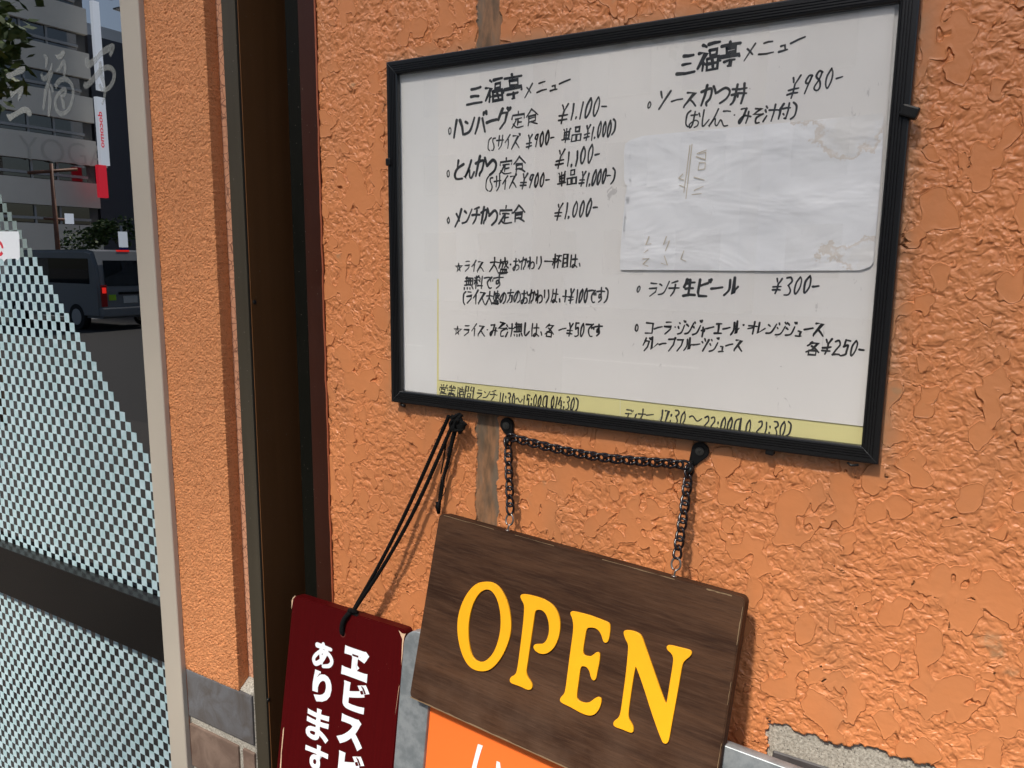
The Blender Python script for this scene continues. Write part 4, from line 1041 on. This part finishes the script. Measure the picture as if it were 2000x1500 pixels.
for k in range(nst):
    zc = base + k * pitch
    obj('spandrel', box(FX - .4, FX, yR, yL, zc + wh * .5 + .1, zc + pitch - wh * .5 + .1), CONC, ob)
    z0_, z1_ = zc - wh * .5 + .1, zc + wh * .5 + .1
    y = yR + .6; i = 0
    while y < yL - 2:
        wd = (1.9, 1.5, 3.6)[i % 3]
        wn_ = obj('window', box(FX - .3, FX - .28, y, y + wd - .12, z0_ + .06, z1_), DARKW, ob)
        fb = bmesh.new(); box(FX - .27, FX - .2, y + wd - .12, y + wd, z0_, z1_, 0, 1, fb); box(FX - .27, FX - .12, y, y + wd, z0_ + .25, z0_ + .4, 0, 1, fb)
        obj('frame', fb, WFRM, wn_)
        if i % 2 == 0: obj('curtain', box(FX - .34, FX - .32, y + .1, y + wd * .6, z0_ + .1, z1_), simple('curtain', (.35, .42, .42), .8), wn_)
        y += wd; i += 1
# faint raised lettering on the spandrel, as the glass shows it
me = fontmesh('YOGA', -.012); 
for v in me.vertices: x, y_, z_ = v.co; v.co = (0.012, -x * 1.9, y_ * 2.0)
pY = mirx(38, 296, FX)
obj('lettering', me, simple('concrete_letter', (.70, .65, .565), .8), ob, Matrix.Translation((FX, pY.y, pY.z - .4)))
# dark building beside it and a white one behind
p = mirx(300, 400, FX - 1); 
db = empty('dark_building', (FX - 2, yR - 10, 0), 'dark blue grey clad building beside the beige office block', 'building')
obj('wall', box(FX - 16, FX - 1.5, yR - 24, yR - .9, -.15, mirx(260, 90, FX - 1.5).z), simple('dark_cladding', (.045, .05, .07), .5), db)
wb = empty('white_building', (FX - 30, yR - 10, 0), 'tall sunlit white building with outside stair', 'building')
whm = simple('white_render', (.85, .86, .86), .7, var=.03)
obj('wall', box(FX - 45, FX - 25, yR - 50, yR + 4, -.15, mirx(235, 62, FX - 25).z), whm, wb)
obj('window', box(FX - 25, FX - 24.9, yR - 22, yR - 19, 28, 32), DARKW, wb)
stb = bmesh.new()
for k in range(18): box(FX - 24.9, FX - 24.0, yR - 14 - k * .8, yR - 13.3 - k * .8, 30 - k * .8, 30.15 - k * .8, 0, 1, stb)
obj('stair', stb, simple('stair_metal', (.1, .1, .1), .6), wb)
# vertical shop sign
SXX = FX + 1.2
vsn = empty('vertical_sign', mirx(200, 300, SXX), 'tall white vertical shop sign with red foot on the office block corner', 'sign')
def vpanel(px0, px1, pya, pyb, mat, name):
    a = mirx(px0, pya, SXX); b = mirx(px1, pya, SXX); c = mirx(px0, pyb, SXX)
    return obj(name, box(SXX - .3, SXX, min(a.y, b.y), max(a.y, b.y), min(a.z, c.z), max(a.z, c.z)), mat, vsn), a, b, c
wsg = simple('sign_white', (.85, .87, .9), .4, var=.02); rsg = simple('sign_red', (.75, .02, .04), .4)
for m__, c__ in ((wsg, (.85, .9, 1, 1)), (rsg, (1, .03, .06, 1))):          # glow added to brighten the shaded sign; the street plates share it
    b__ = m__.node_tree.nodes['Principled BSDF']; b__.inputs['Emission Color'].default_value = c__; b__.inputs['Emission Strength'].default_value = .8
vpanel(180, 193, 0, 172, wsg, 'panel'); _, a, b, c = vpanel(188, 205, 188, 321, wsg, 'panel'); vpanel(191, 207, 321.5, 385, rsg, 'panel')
me = fontmesh('docomo', .02)
wz = abs(mirx(196, 218, SXX).z - mirx(196, 288, SXX).z); xs_ = [v.co.x for v in me.vertices]; X0_, X1_ = min(xs_), max(xs_)
cy_ = mirx(196.5, 250, SXX).y; zt_ = mirx(196, 218, SXX).z; wyy = abs(a.y - b.y)
for v in me.vertices:
    x, y_, z_ = v.co; v.co = (SXX + .01, cy_ + (y_ - .35) * wyy * .7, zt_ - (x - X0_) / (X1_ - X0_) * wz)
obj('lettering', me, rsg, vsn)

# van ------------------------------------------------------------------
vc = mirp(192, 560, 18.5)                     # rear corner facing the shop
vx, vy = vc.x, vc.y
van = empty('parked_van', (vx - 2.3, vy - .85, -.15), 'silver grey van seen from behind with red tail lights in the reflection', 'van')
VB = simple('van_paint', (.20, .215, .23), .3, var=.03); VG = glassy('van_glass', 1.0, (.01, .01, .012), 0, .06)
prf = [(0, .35), (0, 1.0), (-.08, 1.62), (-.22, 1.95), (-.5, 1.99), (-3.4, 1.97), (-3.75, 1.88), (-4.35, 1.22), (-4.66, 1.05), (-4.7, .45), (-4.6, .3), (-.05, .3)]
bm = bmesh.new(); f = bm.faces.new([bm.verts.new((vx + x, vy, z - .15)) for x, z in prf]); r = bmesh.ops.extrude_face_region(bm, geom=[f])
for v in r['geom']:
    if isinstance(v, bmesh.types.BMVert): v.co.y -= 1.7
bmesh.ops.recalc_face_normals(bm, faces=bm.faces)
bmesh.ops.bevel(bm, geom=[e for e in bm.edges if abs(e.verts[0].co.y - e.verts[1].co.y) < 1e-4], offset=.07, segments=3, affect='EDGES')
obj('body', bm, VB, van)
obj('rear_window', mesh([(vx + .004, vy - .16, .95), (vx + .004, vy - 1.54, .95), (vx - .085, vy - 1.5, 1.58), (vx - .085, vy - .2, 1.58)], [(0, 1, 2, 3)]), VG, van)
obj('side_window', mesh([(vx - .35, vy + .004, 1.0), (vx - 3.2, vy + .004, 1.0), (vx - 3.2, vy + .004, 1.62), (vx - .35, vy + .004, 1.62)], [(0, 1, 2, 3)]), VG, van)
TL = M('tail_light', (.5, .01, .01), .3); TL.b.inputs['Emission Color'].default_value = (1, .03, .02, 1); TL.b.inputs['Emission Strength'].default_value = 1.3
TL0 = simple('tail_lens', (.35, .01, .01), .3)
for yy in (vy - .10, vy - 1.72 + .10):
    t_ = obj('tail_light', box(vx - .02, vx + .025, yy - .09, yy + .05, .45, .98, .01), TL0, van); obj('lamp', box(vx + .02, vx + .03, yy - .07, yy + .03, .78, .92, .005), TL.m, t_)
obj('brake_light', box(vx - .3, vx - .2, vy - 1.0, vy - .7, 1.80, 1.84), TL.m, van)
obj('bumper', box(vx - .1, vx + .08, vy - 1.68, vy - .02, .2, .42, .03), VB, van)
obj('grip', box(vx, vx + .03, vy - 1.2, vy - .5, .74, .80), BLACKM, van)
obj('number_plate', box(vx, vx + .02, vy - 1.0, vy - .62, .52, .70), simple('plate', (.6, .62, .6), .4), van)
obj('green_sticker', box(vx, vx + .015, vy - .42, vy - .24, .60, .74), simple('lime', (.35, .65, .03), .4), van)
TY = simple('tyre', (.015, .015, .015), .8); 
for wx in (vx - 1.0, vx - 3.75):
    for wy_ in (vy + .01, vy - 1.71):
        t_ = obj('wheel', cyl(Vector((wx, wy_, .17)), Vector((wx, wy_ - .02 if wy_ < vy - 1 else wy_ - .18, .17)), .32, 28), TY, van)
        obj('rim', cyl(Vector((wx, wy_ + .01, .17)), Vector((wx, wy_ - .01, .17)), .2, 20), WFRM, t_)

# poles and signs
RST = simple('rust_pole', (.22, .09, .05), .6)
p0 = mirp(112, 470, 24); lp = empty('street_lamp', (p0.x, p0.y, -.15), 'rust brown street lamp post with cross arms in front of the office block', 'street lamp')
zt_ = mirp(106, 322, 24).z
obj('pole', tube([(p0.x, p0.y, -.15), (p0.x, p0.y, zt_)], .09, 12, rf=lambda t: 1 - .4 * t), RST, lp)
obj('arm', tube([(p0.x, p0.y + .7, zt_ - .35), (p0.x, p0.y - .8, zt_ - .1)], .05, 8), RST, lp); obj('arm', tube([(p0.x, p0.y + .35, mirp(110, 428, 24).z), (p0.x, p0.y - .5, mirp(110, 428, 24).z)], .04, 8), RST, lp)
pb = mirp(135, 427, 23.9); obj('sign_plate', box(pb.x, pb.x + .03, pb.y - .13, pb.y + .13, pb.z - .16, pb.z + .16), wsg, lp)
p1 = mirp(238, 470, 26); ps = empty('parking_sign', (p1.x, p1.y, -.15), 'white and blue street sign on a slim pole by the crossing', 'sign')
obj('pole', cyl(Vector((p1.x, p1.y, -.15)), Vector((p1.x, p1.y, p1.z + .5)), .04, 10), WFRM, ps)
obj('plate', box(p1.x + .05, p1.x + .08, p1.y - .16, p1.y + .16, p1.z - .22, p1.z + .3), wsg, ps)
obj('plate', box(p1.x + .05, p1.x + .08, p1.y - .16, p1.y + .16, p1.z - .38, p1.z - .23), simple('sign_blue', (.02, .05, .35), .4), ps)

# trees -------------------------------------------------------------------
LEAF = M('leaf', (.06, .10, .025), .6); nn_ = LEAF.noise(3, 3); LEAF.color(LEAF.mix(LEAF.rng(nn_, .35, .65), (.035, .07, .015), (.085, .14, .03))); LEAF = LEAF.m
BARK = simple('bark', (.10, .07, .05), .9, var=.3, sc=10)
def tree(x, y, h, crowns, nl, ls, label, seed, z0=-.15):
    rr = random.Random(seed); t = empty('street_tree', (x, y, z0), label, 'tree', 'street trees')
    bm = bmesh.new(); tube(catmull([(x, y, z0), (x + .05, y, h * .3), (x - .08, y + .05, h * .6), (x, y, h * .9)], 5), h * .022, 10, bm, rf=lambda s: 1 - .75 * s)
    for (cx_, cy_, cz_, r) in crowns:
        a = Vector((x, y, min(cz_ - r * .4, h * .5))); tube(catmull([a, a.lerp(Vector((cx_, cy_, cz_)), .5) + Vector((rr.uniform(-.2, .2), rr.uniform(-.2, .2), .1)), Vector((cx_, cy_, cz_))], 4), h * .010, 7, bm, rf=lambda s: 1 - .8 * s)
    obj('trunk', bm, BARK, t)
    V, Fc = [], []
    for _ in range(nl):
        cx_, cy_, cz_, r = rr.choice(crowns); 
        while True:
            d = Vector((rr.uniform(-1, 1), rr.uniform(-1, 1), rr.uniform(-1, 1)))
            if .25 < d.length < 1: break
        # leaves gather in clumps
        c = Vector((cx_, cy_, cz_)) + d * r; k = .16 * r
        c = Vector((round(c.x / k) * k, round(c.y / k) * k, round(c.z / k) * k)) + Vector((rr.gauss(0, .35), rr.gauss(0, .35), rr.gauss(0, .3))) * k
        u = Vector((rr.gauss(0, 1), rr.gauss(0, 1), rr.gauss(0, .5))).normalized(); v = u.orthogonal().normalized(); v.rotate(__import__('mathutils').Quaternion(u, rr.uniform(0, 6.28)))
        s = ls * rr.uniform(.6, 1.2); b = len(V); V += [c - u * s, c - v * s * .5 + u * s * .1, c + u * s, c + v * s * .5 + u * s * .1]; Fc.append((b, b + 1, b + 2, b + 3))
    obj('crown', mesh(V, Fc), LEAF, t)
tb = mirp(163, 480, 27)
tree(tb.x, tb.y, tb.z + .3, [(tb.x, tb.y + .1, tb.z, .65), (tb.x, tb.y - .5, tb.z + .35, .4)], 900, .09, 'small green street tree by the beige office block', 5)
tb = mirp(240, 450, 27)
tree(tb.x, tb.y, tb.z + .3, [(tb.x, tb.y, tb.z, .5), (tb.x, tb.y + .7, tb.z + .0, .4)], 700, .09, 'low leafy street tree beside the dark building', 6)
ta = mirp(-85, 90, 6.5)
tree(ta.x - .6, ta.y - .3, ta.z + .6, [(ta.x, ta.y, ta.z, .55), (ta.x - .5, ta.y, ta.z + .7, .9), (ta.x - .1, ta.y + .2, ta.z - .45, .3)], 2600, .075, 'dark leaved street tree left of the shop door', 7, 0)
# the tree in front of the shop: its unseen high crowns are placed to dim the upper wall
tree(-2.6, -5.4, 8.6, [(-1.9, -5.0, 9.4, 1.5), (-.6, -5.3, 9.5, 1.4), (.5, -5.2, 9.5, 1.4), (1.6, -5.3, 9.6, 1.4), (-3.2, -5.0, 9.4, 1.4), (-1.6, -5.6, 4.3, .8), (-1.1, -5.4, 5.1, .8)], 10500, .08, 'tall street tree on the kerb opposite the menu frame', 11, 0)

# buildings facing the shop from across the street
cb = empty('cream_building', (-14, -26, 0), 'cream building with square windows facing the shop across the street', 'building')
crm = simple('cream_render', (.80, .76, .64), .7, var=.04, sc=.5)
obj('wall', box(-26, -6, -34, -26, -.15, 17), crm, cb)
for i in range(7):
    for j in range(5):
        obj('window', box(-25 + i * 2.8, -23.4 + i * 2.8, -26, -25.95, 1.2 + j * 3.2, 2.8 + j * 3.2), DARKW, cb)
gb = empty('grey_building', (2, -27, 0), 'pale grey building facing the shop across the street', 'building')
obj('wall', box(-5.6, 14, -36, -27, -.15, 12), simple('pale_render', (.62, .63, .64), .7), gb)
for i in range(6):
    for j in range(3): obj('window', box(-4.6 + i * 3, -2.8 + i * 3, -27, -26.95, 1.2 + j * 3.4, 3.0 + j * 3.4), DARKW, gb)
